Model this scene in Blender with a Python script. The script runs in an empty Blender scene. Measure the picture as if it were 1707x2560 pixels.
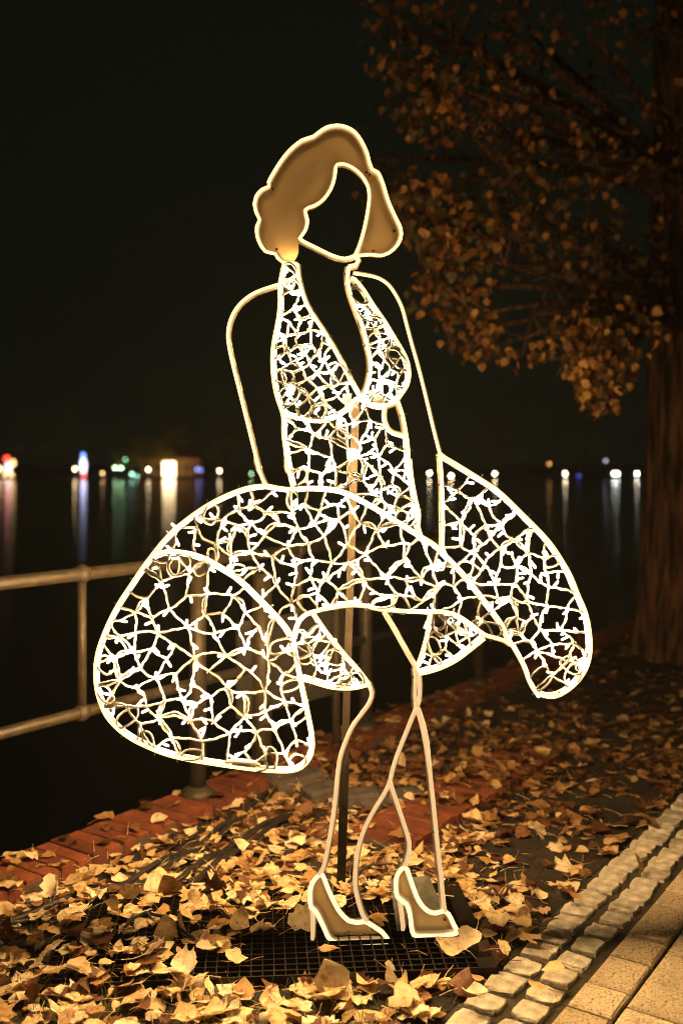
import bpy, bmesh, math, random
from mathutils import Vector, Matrix, noise
from mathutils.geometry import delaunay_2d_cdt, tessellate_polygon

R = math.radians
random.seed(7)
sc = bpy.context.scene
col = sc.collection

# ------------------------------------------------------------------ camera
FP = 2489.0          # focal length in photo pixels (35 mm on full frame, 2560 px tall)
HOR = 1170.0         # row of the horizon
CX = 853.5
CAMH = 1.5
SY = 3.1             # distance of the figure
cam = bpy.data.cameras.new('camera')
cam.sensor_fit = 'VERTICAL'; cam.sensor_height = 36.0; cam.sensor_width = 24.0
cam.lens = FP / 2560 * 36
cam.shift_y = -(1280 - HOR) / 2560
cam.clip_start = 0.05; cam.clip_end = 2000
cam.dof.use_dof = True; cam.dof.focus_distance = SY; cam.dof.aperture_fstop = 1.6
cam.dof.aperture_blades = 0
camo = bpy.data.objects.new('camera', cam); col.objects.link(camo)
camo.location = (0, 0, CAMH); camo.rotation_euler = (R(90), 0, 0)
sc.camera = camo

# ------------------------------------------------------------------ world (night)
w = bpy.data.worlds.new('World'); sc.world = w; w.use_nodes = True
nt = w.node_tree
bg = nt.nodes['Background']
sky = nt.nodes.new('ShaderNodeTexSky'); sky.sky_type = 'NISHITA'; sky.sun_disc = False
sky.sun_elevation = R(-12); sky.sun_rotation = R(200)
add = nt.nodes.new('ShaderNodeVectorMath'); add.operation = 'ADD'
add.inputs[1].default_value = (0.027, 0.043, 0.025)      # flat ambient night glow added to the sky
nt.links.new(sky.outputs['Color'], add.inputs[0])
nt.links.new(add.outputs[0], bg.inputs['Color'])
bg.inputs['Strength'].default_value = 0.10
# faint warm fill light added for an assumed unseen source behind the viewer
fill_sun = bpy.data.lights.new('fill_sun', 'SUN'); fill_sun.energy = 0.07; fill_sun.angle = R(8); fill_sun.color = (1.0, 0.62, 0.30)
fill_sun_obj = bpy.data.objects.new('fill_sun', fill_sun); col.objects.link(fill_sun_obj)
fill_sun_obj.rotation_euler = Vector((-0.25, 1.0, -0.62)).to_track_quat('-Z', 'Y').to_euler()
vs = sc.view_settings
vs.view_transform = 'Standard'; vs.look = 'None'; vs.exposure = 0.0; vs.gamma = 1.0
sc.cycles.max_bounces = 7; sc.cycles.diffuse_bounces = 3; sc.cycles.glossy_bounces = 3
sc.cycles.transmission_bounces = 4; sc.cycles.volume_bounces = 0
sc.cycles.caustics_reflective = False; sc.cycles.caustics_refractive = False
sc.cycles.sample_clamp_indirect = 4.0
sc.cycles.use_denoising = True
sc.cycles.filter_width = 1.05

WARM = (1.0, 0.59, 0.225)
STRIP_L, BULB_L, LEG_L = 2.9, 820.0, 0.8

# ------------------------------------------------------------------ materials
def mat(name, base=(0.5, 0.5, 0.5), rough=0.7, metal=0.0, spec=0.3):
    m = bpy.data.materials.new(name); m.use_nodes = True
    p = m.node_tree.nodes['Principled BSDF']
    p.inputs['Base Color'].default_value = (*base, 1); p.inputs['Roughness'].default_value = rough
    p.inputs['Metallic'].default_value = metal; p.inputs['Specular IOR Level'].default_value = spec
    return m, m.node_tree, p

def nz(t, scale, detail=4, rough=0.6, coord='Object', dist=0.0):
    tc = t.nodes.new('ShaderNodeTexCoord'); n = t.nodes.new('ShaderNodeTexNoise')
    n.inputs['Scale'].default_value = scale; n.inputs['Detail'].default_value = detail
    n.inputs['Roughness'].default_value = rough; n.inputs['Distortion'].default_value = dist
    t.links.new(tc.outputs[coord], n.inputs['Vector'])
    return n

def ramp(t, src, stops):
    r = t.nodes.new('ShaderNodeValToRGB'); e = r.color_ramp.elements
    while len(e) < len(stops): e.new(0.5)
    for i, (p, c) in enumerate(stops):
        e[i].position = p; e[i].color = (*c, 1)
    t.links.new(src, r.inputs['Fac'])
    return r

def bump(t, p, src, strength=0.5, dist=0.01):
    b = t.nodes.new('ShaderNodeBump'); b.inputs['Strength'].default_value = strength
    b.inputs['Distance'].default_value = dist
    t.links.new(src, b.inputs['Height']); t.links.new(b.outputs['Normal'], p.inputs['Normal'])
    return b

def mixc(t, fac, a, b, mode='MIX'):
    m = t.nodes.new('ShaderNodeMix'); m.data_type = 'RGBA'; m.blend_type = mode
    for s, i in ((fac, 0), (a, 6), (b, 7)):
        if hasattr(s, 'links'): t.links.new(s, m.inputs[i])
        elif isinstance(s, tuple): m.inputs[i].default_value = (*s, 1)
        else: m.inputs[i].default_value = s
    return m.outputs[2]

M = {}
def noisy(name, c0, c1, scale, rough=0.8, bs=0.4, bd=0.005, bscale=None, metal=0.0, spec=0.3, coord='Object', rnd=0.0):
    m, t, p = mat(name, c0, rough, metal, spec)
    n = nz(t, scale, 6, 0.65, coord)
    r = ramp(t, n.outputs['Fac'], [(0.32, c0), (0.68, c1)])
    out = r.outputs['Color']
    if rnd:
        oi = t.nodes.new('ShaderNodeObjectInfo')
        rr = ramp(t, oi.outputs['Random'], [(0.0, (1 - rnd,) * 3), (1.0, (1, 1, 1))])
        out = mixc(t, 1.0, out, rr.outputs['Color'], 'MULTIPLY')
    t.links.new(out, p.inputs['Base Color'])
    n2 = nz(t, bscale or scale * 2, 5, 0.6, coord)
    bump(t, p, n2.outputs['Fac'], bs, bd)
    M[name] = m
    return m, t, p

def emis(name, c, L, base=(0.8, 0.8, 0.8)):
    m, t, p = mat(name, base, 0.4)
    p.inputs['Emission Color'].default_value = (*c, 1); p.inputs['Emission Strength'].default_value = L
    M[name] = m
    return m

emis('neon', WARM, STRIP_L, (0.3, 0.3, 0.3))
emis('neon_leg', (1.0, 0.64, 0.30), LEG_L, (0.45, 0.45, 0.45))
emis('led', (1.0, 0.60, 0.245), BULB_L)
emis('neon_shoe', (1.0, 0.64, 0.30), 2.1, (0.45, 0.45, 0.45))
M['cable'] = mat('cable', (0.21, 0.215, 0.22), 0.5)[0]
noisy('frame_paint', (0.72, 0.66, 0.54), (0.80, 0.75, 0.64), 30, 0.45, 0.1)
noisy('panel', (0.90, 0.66, 0.34), (0.95, 0.74, 0.42), 9, 0.5, 0.05)
noisy('shoe_panel', (0.90, 0.66, 0.33), (0.95, 0.75, 0.42), 18, 0.5, 0.1)
noisy('screw_metal', (0.10, 0.08, 0.05), (0.2, 0.16, 0.1), 80, 0.4, 0.1, metal=0.8)
noisy('pole_steel', (0.010, 0.008, 0.005), (0.018, 0.014, 0.009), 14, 0.8, 0.1, spec=0.08)
noisy('black_steel', (0.006, 0.005, 0.004), (0.022, 0.016, 0.010), 25, 0.5, 0.3, 0.002, metal=0.5)
noisy('plate_steel', (0.14, 0.14, 0.12), (0.26, 0.25, 0.2), 30, 0.35, 0.2, 0.002, metal=0.6)
noisy('black_rubber', (0.010, 0.009, 0.008), (0.02, 0.018, 0.015), 30, 0.5, 0.1)
noisy('galvanised', (0.030, 0.024, 0.016), (0.062, 0.050, 0.033), 22, 0.5, 0.2, 0.002, metal=0.25)
noisy('sign_grey', (0.028, 0.027, 0.024), (0.045, 0.042, 0.037), 6, 0.6, 0.1)
noisy('brick', (0.11, 0.027, 0.010), (0.21, 0.060, 0.022), 16, 0.85, 0.5, 0.004, 60, rnd=0.45)
noisy('mortar', (0.05, 0.035, 0.025), (0.09, 0.065, 0.045), 40, 0.95, 0.6)
noisy('dark_stone', (0.035, 0.030, 0.026), (0.085, 0.07, 0.055), 14, 0.85, 0.6, 0.006, 40)
noisy('quay', (0.05, 0.045, 0.04), (0.10, 0.09, 0.075), 4, 0.9, 0.6)
m, t, p = noisy('soil', (0.008, 0.006, 0.004), (0.036, 0.024, 0.014), 9, 0.95, 1.0, 0.03, 45, coord='Object')
m, t, p = noisy('joint', (0.016, 0.014, 0.007), (0.045, 0.036, 0.02), 30, 0.95, 0.8, 0.006, 120)
noisy('far_earth', (0.02, 0.022, 0.014), (0.04, 0.04, 0.025), 0.3, 0.95, 0.2)
noisy('far_wall', (0.42, 0.22, 0.09), (0.55, 0.30, 0.13), 0.8, 0.9, 0.2)
noisy('far_roof', (0.10, 0.045, 0.03), (0.16, 0.07, 0.045), 1.5, 0.9, 0.3)
noisy('far_pole', (0.03, 0.03, 0.03), (0.05, 0.05, 0.045), 2, 0.7, 0.1)
noisy('shutter', (0.05, 0.04, 0.03), (0.08, 0.06, 0.045), 2, 0.7, 0.1)

# setts: granite, mottled and worn
m, t, p = noisy('sett', (0.30, 0.28, 0.22), (0.68, 0.63, 0.51), 26, 0.75, 0.9, 0.008, 55, rnd=0.35)
# pavers: coarse sand-coloured aggregate with dark pits
m, t, p = mat('paver', (0.4, 0.33, 0.2), 0.85)
n = nz(t, 120, 3, 0.75); n2 = nz(t, 7, 4, 0.6)
r1 = ramp(t, n.outputs['Fac'], [(0.34, (0.10, 0.075, 0.045)), (0.43, (0.46, 0.39, 0.27)), (0.65, (0.68, 0.60, 0.44))])
r2 = ramp(t, n2.outputs['Fac'], [(0.3, (0.72, 0.70, 0.66)), (0.7, (1, 1, 1))])
oi = t.nodes.new('ShaderNodeObjectInfo')
r3 = ramp(t, oi.outputs['Random'], [(0, (0.62, 0.58, 0.52)), (1, (1, 1, 1))])
c = mixc(t, 1.0, r1.outputs['Color'], r2.outputs['Color'], 'MULTIPLY')
c = mixc(t, 1.0, c, r3.outputs['Color'], 'MULTIPLY')
t.links.new(c, p.inputs['Base Color'])
bump(t, p, n.outputs['Fac'], 0.9, 0.006)
M['paver'] = m

def leaf_material(name, stops, trans=0.25, vein=True):
    m, t, p = mat(name, (0.5, 0.35, 0.15), 0.55, 0, 0.35)
    a = t.nodes.new('ShaderNodeAttribute'); a.attribute_name = 'tint'
    r = ramp(t, a.outputs['Fac'], stops)
    n = nz(t, 34, 6, 0.7); ge = t.nodes.new('ShaderNodeNewGeometry'); t.links.new(ge.outputs['Position'], n.inputs['Vector'])
    r2 = ramp(t, n.outputs['Fac'], [(0.34, (0.30, 0.17, 0.09)), (0.47, (0.88, 0.80, 0.68)), (0.6, (1, 1, 1))])
    cc = mixc(t, 0.8, r.outputs['Color'], r2.outputs['Color'], 'MULTIPLY')
    t.links.new(cc, p.inputs['Base Color'])
    n3 = nz(t, 190, 3, 0.6); t.links.new(ge.outputs['Position'], n3.inputs['Vector']); bump(t, p, n3.outputs['Fac'], 0.5, 0.003)
    tr = t.nodes.new('ShaderNodeBsdfTranslucent'); t.links.new(cc, tr.inputs['Color'])
    mx = t.nodes.new('ShaderNodeMixShader'); mx.inputs[0].default_value = trans
    out = t.nodes['Material Output']
    t.links.new(p.outputs[0], mx.inputs[1]); t.links.new(tr.outputs[0], mx.inputs[2])
    t.links.new(mx.outputs[0], out.inputs['Surface'])
    M[name] = m
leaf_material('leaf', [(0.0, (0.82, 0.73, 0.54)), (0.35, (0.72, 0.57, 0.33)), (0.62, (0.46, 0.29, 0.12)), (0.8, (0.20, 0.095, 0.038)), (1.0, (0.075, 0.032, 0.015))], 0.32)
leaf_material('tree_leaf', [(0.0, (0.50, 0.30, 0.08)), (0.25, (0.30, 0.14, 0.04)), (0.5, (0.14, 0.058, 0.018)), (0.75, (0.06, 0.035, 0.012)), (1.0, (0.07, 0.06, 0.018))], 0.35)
leaf_material('far_leaf', [(0.0, (0.48, 0.36, 0.09)), (1.0, (0.22, 0.22, 0.06))], 0.2)
m, t, p = noisy('grass', (0.05, 0.075, 0.02), (0.14, 0.15, 0.05), 5, 0.7, 0.0)
# bark
m, t, p = mat('bark', (0.1, 0.06, 0.04), 0.95)
tc = t.nodes.new('ShaderNodeTexCoord'); mp = t.nodes.new('ShaderNodeMapping'); mp.inputs['Scale'].default_value = (9, 9, 1.1)
n = t.nodes.new('ShaderNodeTexNoise'); n.inputs['Scale'].default_value = 2.2; n.inputs['Detail'].default_value = 7
t.links.new(tc.outputs['Object'], mp.inputs['Vector']); t.links.new(mp.outputs[0], n.inputs['Vector'])
r = ramp(t, n.outputs['Fac'], [(0.40, (0.008, 0.005, 0.003)), (0.60, (0.11, 0.05, 0.026))])
t.links.new(r.outputs['Color'], p.inputs['Base Color']); bump(t, p, n.outputs['Fac'], 1.0, 0.05)
M['bark'] = m
# lake
m, t, p = mat('water', (0.004, 0.005, 0.004), 0.072, 0, 0.5)
p.inputs['IOR'].default_value = 1.33
tc = t.nodes.new('ShaderNodeTexCoord'); mp = t.nodes.new('ShaderNodeMapping'); mp.inputs['Scale'].default_value = (0.5, 1.1, 1)
n = t.nodes.new('ShaderNodeTexNoise'); n.inputs['Scale'].default_value = 1.6; n.inputs['Detail'].default_value = 3
t.links.new(tc.outputs['Object'], mp.inputs['Vector']); t.links.new(mp.outputs[0], n.inputs['Vector'])
p.inputs['Anisotropic'].default_value = 1.0
cb = t.nodes.new('ShaderNodeCombineXYZ'); cb.inputs[1].default_value = 1.0; t.links.new(cb.outputs[0], p.inputs['Tangent'])
bump(t, p, n.outputs['Fac'], 0.05, 0.01)
M['water'] = m

# ------------------------------------------------------------------ object helpers
def obj(name, verts, faces, material, parent=None, smooth=False, kind=None, label=None, tint=None):
    me = bpy.data.meshes.new(name)
    me.from_pydata([tuple(v) for v in verts], [], faces)
    if tint is not None:
        at = me.attributes.new('tint', 'FLOAT', 'POINT'); at.data.foreach_set('value', tint)
    if smooth: me.polygons.foreach_set('use_smooth', [True] * len(me.polygons))
    me.materials.append(M[material]); me.update()
    return link(name, me, parent, kind, label)

def link(name, me, parent=None, kind=None, label=None):
    o = bpy.data.objects.new(name, me); col.objects.link(o)
    if parent is not None: o.parent = parent
    if kind: o['kind'] = kind
    if label: o['label'] = label
    return o

def tag(o, label, cat, group=None):
    o['label'] = label; o['category'] = cat
    if group: o['group'] = group
    return o

def thing(name, label, cat, loc, group=None, rz=0.0):
    o = bpy.data.objects.new(name, None); col.objects.link(o); o.location = loc
    o.rotation_euler = (0, 0, rz); o.empty_display_size = 0.1
    return tag(o, label, cat, group)

def sub(pts, o):
    return [Vector(v) - Vector(o) for v in pts]

class MB:
    def __init__(self): self.v = []; self.f = []; self.t = []
    def add(self, v, f, tint=None):
        b = len(self.v); self.v += [tuple(x) for x in v]; self.f += [tuple(i + b for i in q) for q in f]
        if tint is not None: self.t += [tint] * len(v)
    def box(self, x0, x1, y0, y1, z0, z1):
        self.add([(x0, y0, z0), (x1, y0, z0), (x1, y1, z0), (x0, y1, z0), (x0, y0, z1), (x1, y0, z1), (x1, y1, z1), (x0, y1, z1)],
                 [(0, 3, 2, 1), (4, 5, 6, 7), (0, 1, 5, 4), (1, 2, 6, 5), (2, 3, 7, 6), (3, 0, 4, 7)])
    def tube(self, pts, rad, sides=8, closed=False, cap=True):
        pts = [Vector(p) for p in pts]; n = len(pts)
        if n < 2: return
        rs = rad if isinstance(rad, (list, tuple)) else [rad] * n
        vs_, fs = [], []
        up = None
        for i in range(n):
            a = pts[i - 1] if i > 0 or closed else pts[0]
            b = pts[(i + 1) % n] if i < n - 1 or closed else pts[-1]
            tn = (b - a)
            tn = tn.normalized() if tn.length > 1e-9 else Vector((0, 0, 1))
            if up is None:
                up = tn.orthogonal().normalized()
            up = (up - tn * up.dot(tn))
            up = up.normalized() if up.length > 1e-6 else tn.orthogonal().normalized()
            s = tn.cross(up)
            for k in range(sides):
                an = 2 * math.pi * k / sides
                vs_.append(pts[i] + (up * math.cos(an) + s * math.sin(an)) * rs[i])
        m_ = n if closed else n - 1
        for i in range(m_):
            j = (i + 1) % n
            for k in range(sides):
                l = (k + 1) % sides
                fs.append((i * sides + k, i * sides + l, j * sides + l, j * sides + k))
        if cap and not closed:
            fs.append(tuple(range(sides - 1, -1, -1))); fs.append(tuple((n - 1) * sides + k for k in range(sides)))
        self.add(vs_, fs)
    def build(self, name, material, parent=None, smooth=False, kind=None, label=None):
        return obj(name, self.v, self.f, material, parent, smooth, kind, label, self.t if self.t else None)

def smooth_line(pts, step=12.0, closed=False):
    """Catmull-Rom through 2-D points, resampled"""
    n = len(pts); out = []
    rng = n if closed else n - 1
    for i in range(rng):
        p0 = pts[(i - 1) % n] if closed or i > 0 else pts[0]
        p1 = pts[i]; p2 = pts[(i + 1) % n]
        p3 = pts[(i + 2) % n] if closed or i + 2 < n else pts[-1]
        L = math.hypot(p2[0] - p1[0], p2[1] - p1[1]); k = max(1, int(L / step))
        for j in range(k):
            u = j / k
            out.append(tuple(0.5 * (2 * p1[a] + (p2[a] - p0[a]) * u + (2 * p0[a] - 5 * p1[a] + 4 * p2[a] - p3[a]) * u * u
                                    + (3 * p1[a] - p0[a] - 3 * p2[a] + p3[a]) * u ** 3) for a in (0, 1)))
    if not closed: out.append(tuple(pts[-1]))
    return out

def ground(px, py, z=0.0):
    Y = FP * (CAMH - z) / (py - HOR)
    return Vector(((px - CX) / FP * Y, Y, z))
def at(px, py, Y):
    return Vector(((px - CX) / FP * Y, Y, CAMH - (py - HOR) / FP * Y))
def proj(p):
    return (CX + p[0] / p[1] * FP, HOR + (CAMH - p[2]) / p[1] * FP)

# the frame of the quay: s runs along the kerb, t across it towards the pavement
TH = R(34.3)
U = Vector((math.sin(TH), math.cos(TH), 0)); V = Vector((math.cos(TH), -math.sin(TH), 0))
O = Vector((-1.254, 3.657, 0))
def st(s, t_, z=0.0): return O + U * s + V * t_ + Vector((0, 0, z))
def to_st(p):
    d = Vector((p[0], p[1], 0)) - O
    return d.dot(U), d.dot(V)
QROT = math.atan2(U.y, U.x)     # rotation that takes x to the kerb direction

WATER_Z = -0.7
# ------------------------------------------------------------------ setting
# ground between kerb and pavement, gently uneven
mb = MB(); NS, NT = 90, 26
for i in range(NS + 1):
    s = -4 + 14.0 * i / NS
    for j in range(NT + 1):
        t_ = 0.24 + (1.80 - 0.24) * j / NT
        e = min(1, (1.80 - t_) / 0.15, (t_ - 0.24) / 0.1)
        z = 0.010 + 0.022 * noise.noise(Vector((s * 2.3, t_ * 2.3, 0))) * max(0, e)
        mb.v.append(tuple(st(s, t_, z)))
for i in range(NS):
    for j in range(NT):
        a = i * (NT + 1) + j
        mb.f.append((a, a + 1, a + NT + 2, a + NT + 1))
g = mb.build('ground', 'soil', smooth=True, kind='structure')
mb = MB(); q = [st(-4, 1.79, 0.0065), st(60, 1.79, 0.0065), st(60, 30, 0.0065), st(-4, 30, 0.0065)]
mb.add(q, [(0, 3, 2, 1)]); pavement = mb.build('pavement', 'joint', kind='structure')
mb = MB(); q = [st(9.9, 0.24, 0.004), st(60, 0.24, 0.004), st(60, 1.80, 0.004), st(9.9, 1.80, 0.004)]
mb.add(q, [(0, 3, 2, 1)]); mb.build('terrain', 'soil', kind='structure')
mb = MB(); q = [(-250, -60, WATER_Z), (250, -60, WATER_Z), (250, 215, WATER_Z), (-250, 215, WATER_Z)]
mb.add(q, [(0, 1, 2, 3)]); mb.build('lake', 'water', kind='structure')

# chamfered block sharing meshes
def block_mesh(name, sx, sy, sz, ch, material, rng, jit=0.0):
    v = []
    for (ix, iz, in_) in ((0, 0, 0), (0, 1, 0), (0, 2, 1)):
        z = (0, sz - ch, sz)[iz]
        for (a, b) in ((-1, -1), (1, -1), (1, 1), (-1, 1)):
            d = ch if in_ else 0
            v.append((a * (sx / 2 - d) + rng.uniform(-jit, jit), b * (sy / 2 - d) + rng.uniform(-jit, jit), z + (rng.uniform(-jit, jit) * 0.5 if iz else 0)))
    f = []
    for l in (0, 4):
        for k in range(4):
            n_ = (k + 1) % 4
            f.append((l + k, l + n_, l + 4 + n_, l + 4 + k))
    f.append((8, 9, 10, 11))
    me = bpy.data.meshes.new(name); me.from_pydata(v, [], f); me.materials.append(M[material]); me.update()
    return me

rng = random.Random(3)
# brick kerb ----------------------------------------------------------------
kerb = thing('brick_kerb', 'red brick kerb of bricks on edge along the water under the railing', 'kerb', st(-1.6, 0.125, 0), None, QROT)
mb = MB(); mb.box(-0.5, 9.6, -0.119, 0.119, -0.9, 0.048); mb.build('mortar_bed', 'mortar', kerb)
bm_ = [block_mesh('brick', 0.064, 0.244, 0.085, 0.004, 'brick', rng, 0.0025) for _ in range(6)]
nb = 124
for i in range(nb):
    o = link('brick', rng.choice(bm_), kerb)
    o.location = (-0.45 + i * 0.0745, rng.uniform(-0.005, 0.005), -0.022 + rng.uniform(-0.004, 0.003))
    o.rotation_euler = (rng.uniform(-0.012, 0.012), rng.uniform(-0.02, 0.02), rng.uniform(-0.012, 0.012))
mb = MB(); a, b, c_, d = st(-4, 0.012, WATER_Z - 0.5), st(60, 0.012, WATER_Z - 0.5), st(60, 0.012, -0.2), st(-4, 0.012, -0.2)
mb = MB(); mb.box(-4, 60, 0.012, 0.22, WATER_Z - 0.6, -0.05)
qw = mb.build('quay_wall', 'quay', kind='structure')
qw.location = O; qw.rotation_euler = (0, 0, QROT)
qw.scale = (1, -1, 1)
# second strip of bricks in the leaves
edging = thing('brick_edging', 'low strip of red bricks lying in the leaves behind the black pole', 'edging', st(1.02, 1.02, 0), None, QROT)
mb = MB(); mb.box(0.0, 1.5, -0.137, 0.137, -0.05, 0.03); mb.build('mortar_bed', 'mortar', edging)
bm2 = [block_mesh('brick', 0.069, 0.285, 0.075, 0.004, 'brick', rng, 0.003) for _ in range(4)]
for i in range(20):
    o = link('brick', rng.choice(bm2), edging)
    o.location = (0.035 + i * 0.0725, rng.uniform(-0.005, 0.005), -0.018 + rng.uniform(-0.003, 0.003))
    o.rotation_euler = (0, rng.uniform(-0.02, 0.02), rng.uniform(-0.012, 0.012))

# setts ---------------------------------------------------------------------
def sett_mesh(sx, sy, rng):
    h = 0.05
    N_ = 12; v = []
    rad = []
    for k in range(N_):
        an = 2 * math.pi * (k + 0.5) / N_
        c, s = math.cos(an), math.sin(an)
        e = 9.0
        r_ = 1.0 / ((abs(c) ** e + abs(s) ** e) ** (1 / e)) * rng.uniform(0.91, 1.02)
        rad.append((c * r_ * sx / 2, s * r_ * sy / 2))
    for (k_, z) in ((1.0, -0.03), (1.0, h * 0.86), (0.975, h * 0.96), (0.92, h)):
        for (x, y) in rad:
            v.append((x * k_ + rng.uniform(-.0015, .0015), y * k_ + rng.uniform(-.0015, .0015), z + rng.uniform(-.0025, .0025)))
    v.append((0, 0, h + rng.uniform(-.003, .004)))
    f = []
    for l in range(3):
        for k in range(N_):
            n_ = (k + 1) % N_
            f.append((l * N_ + k, l * N_ + n_, (l + 1) * N_ + n_, (l + 1) * N_ + k))
    for k in range(N_): f.append((3 * N_ + k, 3 * N_ + (k + 1) % N_, 4 * N_))
    me = bpy.data.meshes.new('sett'); me.from_pydata(v, [], f)
    me.materials.append(M['sett']); me.update()
    return me
for row, (tc_, w_) in enumerate(((1.872, 0.100), (1.988, 0.093))):
    s = -1.9 + row * 0.05
    while s < 3.2:
        L = rng.uniform(0.082, 0.112)
        o = link('sett', sett_mesh(L, w_ * rng.uniform(0.94, 1.05), rng), pavement)
        o.location = st(s + L / 2, tc_ + rng.uniform(-.006, .006), -0.029 + rng.uniform(-.003, .003))
        o.rotation_euler = (rng.uniform(-.03, .03), rng.uniform(-.03, .03), QROT + rng.uniform(-.07, .07))
        s += L + rng.uniform(0.014, 0.024)
# pavers --------------------------------------------------------------------
t0 = 2.058
for wid in (0.138, 0.205, 0.138, 0.205, 0.27, 0.205, 0.138):
    s = -2.1 + rng.uniform(0, 0.1)
    while s < 2.6:
        L = rng.choice((0.098, 0.128, 0.128, 0.155, 0.195)) if wid < 0.2 else rng.choice((0.155, 0.195, 0.235, 0.275))
        me = block_mesh('paver', L - 0.012, wid - 0.012, 0.06, 0.006, 'paver', rng, 0.0014)
        o = link('paver', me, pavement)
        o.location = st(s + L / 2, t0 + wid / 2, -0.036 + rng.uniform(-.002, .002))
        o.rotation_euler = (rng.uniform(-.006, .006), rng.uniform(-.006, .006), QROT + rng.uniform(-.004, .004))
        s += L
    t0 += wid

# ------------------------------------------------------------------ railing
RT = 0.10
def ray_rail(px):
    # point of the railing's vertical plane seen at column px
    k = (px - CX) / FP
    Y = ((-O.x) * V.x - O.y * V.y - RT) / -(k * V.x + V.y)
    return Vector((k * Y, Y, 0))
p0 = ray_rail(495); s_post = to_st(p0)[0]
rail = thing('tube_railing', 'galvanised tube railing with two rails standing on the brick kerb', 'railing', st(s_post, RT, 0), None, QROT)
ZT, ZL = 1.09, 0.555
mb = MB(); mb.tube([(-3.2, 0, ZT), (2.75, 0, ZT)], 0.0265, 14); mb.build('top_rail', 'galvanised', rail, True)
mb = MB(); mb.tube([(-3.2, 0, ZL), (2.75, 0, ZL)], 0.0225, 14); mb.build('lower_rail', 'galvanised', rail, True)
def ball(mb, c, r_, n=10, m_=7):
    v, f = [], []
    for i in range(m_ + 1):
        ph = math.pi * i / m_
        for k in range(n):
            an = 2 * math.pi * k / n
            v.append((c[0] + r_ * math.sin(ph) * math.cos(an), c[1] + r_ * math.sin(ph) * math.sin(an), c[2] + r_ * math.cos(ph)))
    for i in range(m_):
        for k in range(n):
            l = (k + 1) % n
            f.append((i * n + k, (i + 1) * n + k, (i + 1) * n + l, i * n + l))
    mb.add(v, f)
s_bal = to_st(ray_rail(205))[0] - s_post
for sb in (s_bal, s_bal - 1.4, s_bal + 1.4, s_bal + 2.8):
    mb = MB(); mb.tube([(sb, 0, ZL), (sb, 0, ZT)], 0.0185, 12)
    bo = mb.build('upright', 'galvanised', rail, True)
    for z, r_ in ((ZL, 0.036), (ZT, 0.038)):
        mb = MB(); ball(mb, (sb, 0, z), r_); mb.build('ball_joint', 'galvanised', bo, True)
for sp in (0.0, 1.36, 2.75, -1.4):
    mb = MB(); mb.tube([(sp, 0, 0.06), (sp, 0, ZT + 0.01)], 0.036, 16)
    po = mb.build('post', 'galvanised', rail, True)
    mb = MB(); mb.tube([(sp, 0, 0.05), (sp, 0, 0.075), (sp, 0, 0.085), (sp, 0, 0.10)], [0.075, 0.075, 0.062, 0.04], 18)
    mb.build('base_flange', 'galvanised', po, True)

# small information board seen behind the skirt
bA = ground(655, 1962); bB = ground(840, 1900)
sign = thing('notice_board', 'grey notice board on two posts behind the lower left of the skirt', 'sign', bA)
d = (bB - bA); L = d.length; d.normalize()
ang = math.atan2(d.y, d.x); sign.rotation_euler = (0, 0, ang)
mb = MB(); mb.tube([(0, 0, 0), (0, 0, 1.0)], 0.047, 14); mb.build('post', 'galvanised', sign, True)
mb = MB(); mb.tube([(L, 0, 0), (L, 0, 0.83)], 0.021, 12); mb.build('post', 'galvanised', sign, True)
mb = MB(); mb.box(-0.12, L + 0.10, 0.026, 0.050, 0.33, 0.78); mb.build('panel', 'sign_grey', sign)

# dark stone blocks and cables by the kerb
blocks = [((1005, 2018), 0.20, 0.13, 0.07, 0.4, 'dark stone block lying between the legs of the glowing figure'),
          ((905, 2020), 0.16, 0.12, 0.08, 0.1, 'dark stone block just right of the black support pole, in the leaves'),
          ((805, 2012), 0.17, 0.12, 0.09, 0.6, 'dark stone block just left of the black support pole, in the leaves'),
          ((735, 1975), 0.26, 0.15, 0.08, 0.62, 'long dark stone block nearest the brick kerb, under the skirt')]
for (pp, sx, sy, sz, rz, lab) in blocks:
    me = block_mesh('stone_block', sx, sy, sz, 0.014, 'dark_stone', rng, 0.008)
    o = link('stone_block', me); o.location = ground(*pp, 0.0); o.rotation_euler = (0.03, -0.02, rz)
    tag(o, lab, 'block', 'dark blocks in the leaves')
def cable(pts, r_, lab, zs=0.035):
    P = [ground(x, y, zs) for x, y in pts]
    q = smooth_line([(p.x, p.y) for p in P], 0.04)
    mb = MB(); mb.tube([(x, y, zs + 0.012 * math.sin(i * 0.7 + r_ * 900)) for i, (x, y) in enumerate(q)], r_, 8)
    tag(mb.build('power_cable', 'black_rubber', None, True), lab, 'cable', 'black cables on the ground')
cable([(0, 2300), (150, 2258), (280, 2215), (440, 2140), (525, 2091), (613, 2027), (695, 1965)], 0.011, 'thick black cable running beside the brick kerb to its far end')
cable([(0, 2310), (140, 2275), (300, 2225), (450, 2150), (540, 2094), (628, 2029), (705, 1968)], 0.010, 'thick black cable pressed against the one beside the brick kerb')
cable([(420, 2210), (500, 2165), (598, 2102), (689, 2050), (733, 2015), (804, 1962), (880, 1930)], 0.012, 'thick black cable crossing the leaves towards the dark stone blocks')
cable([(440, 2225), (520, 2176), (610, 2112), (700, 2056), (745, 2020)], 0.011, 'short black cable beside the one leading to the dark blocks')
cable([(300, 2330), (330, 2296), (365, 2288), (405, 2300), (450, 2325), (490, 2345), (530, 2352)], 0.0055, 'thin black wire arching over the leaves left of the metal base', 0.07)
cable([(862, 2206), (890, 2185), (930, 2168), (980, 2168), (1030, 2180)], 0.005, 'thin black wire looping from the foot of the support pole', 0.06)

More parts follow.
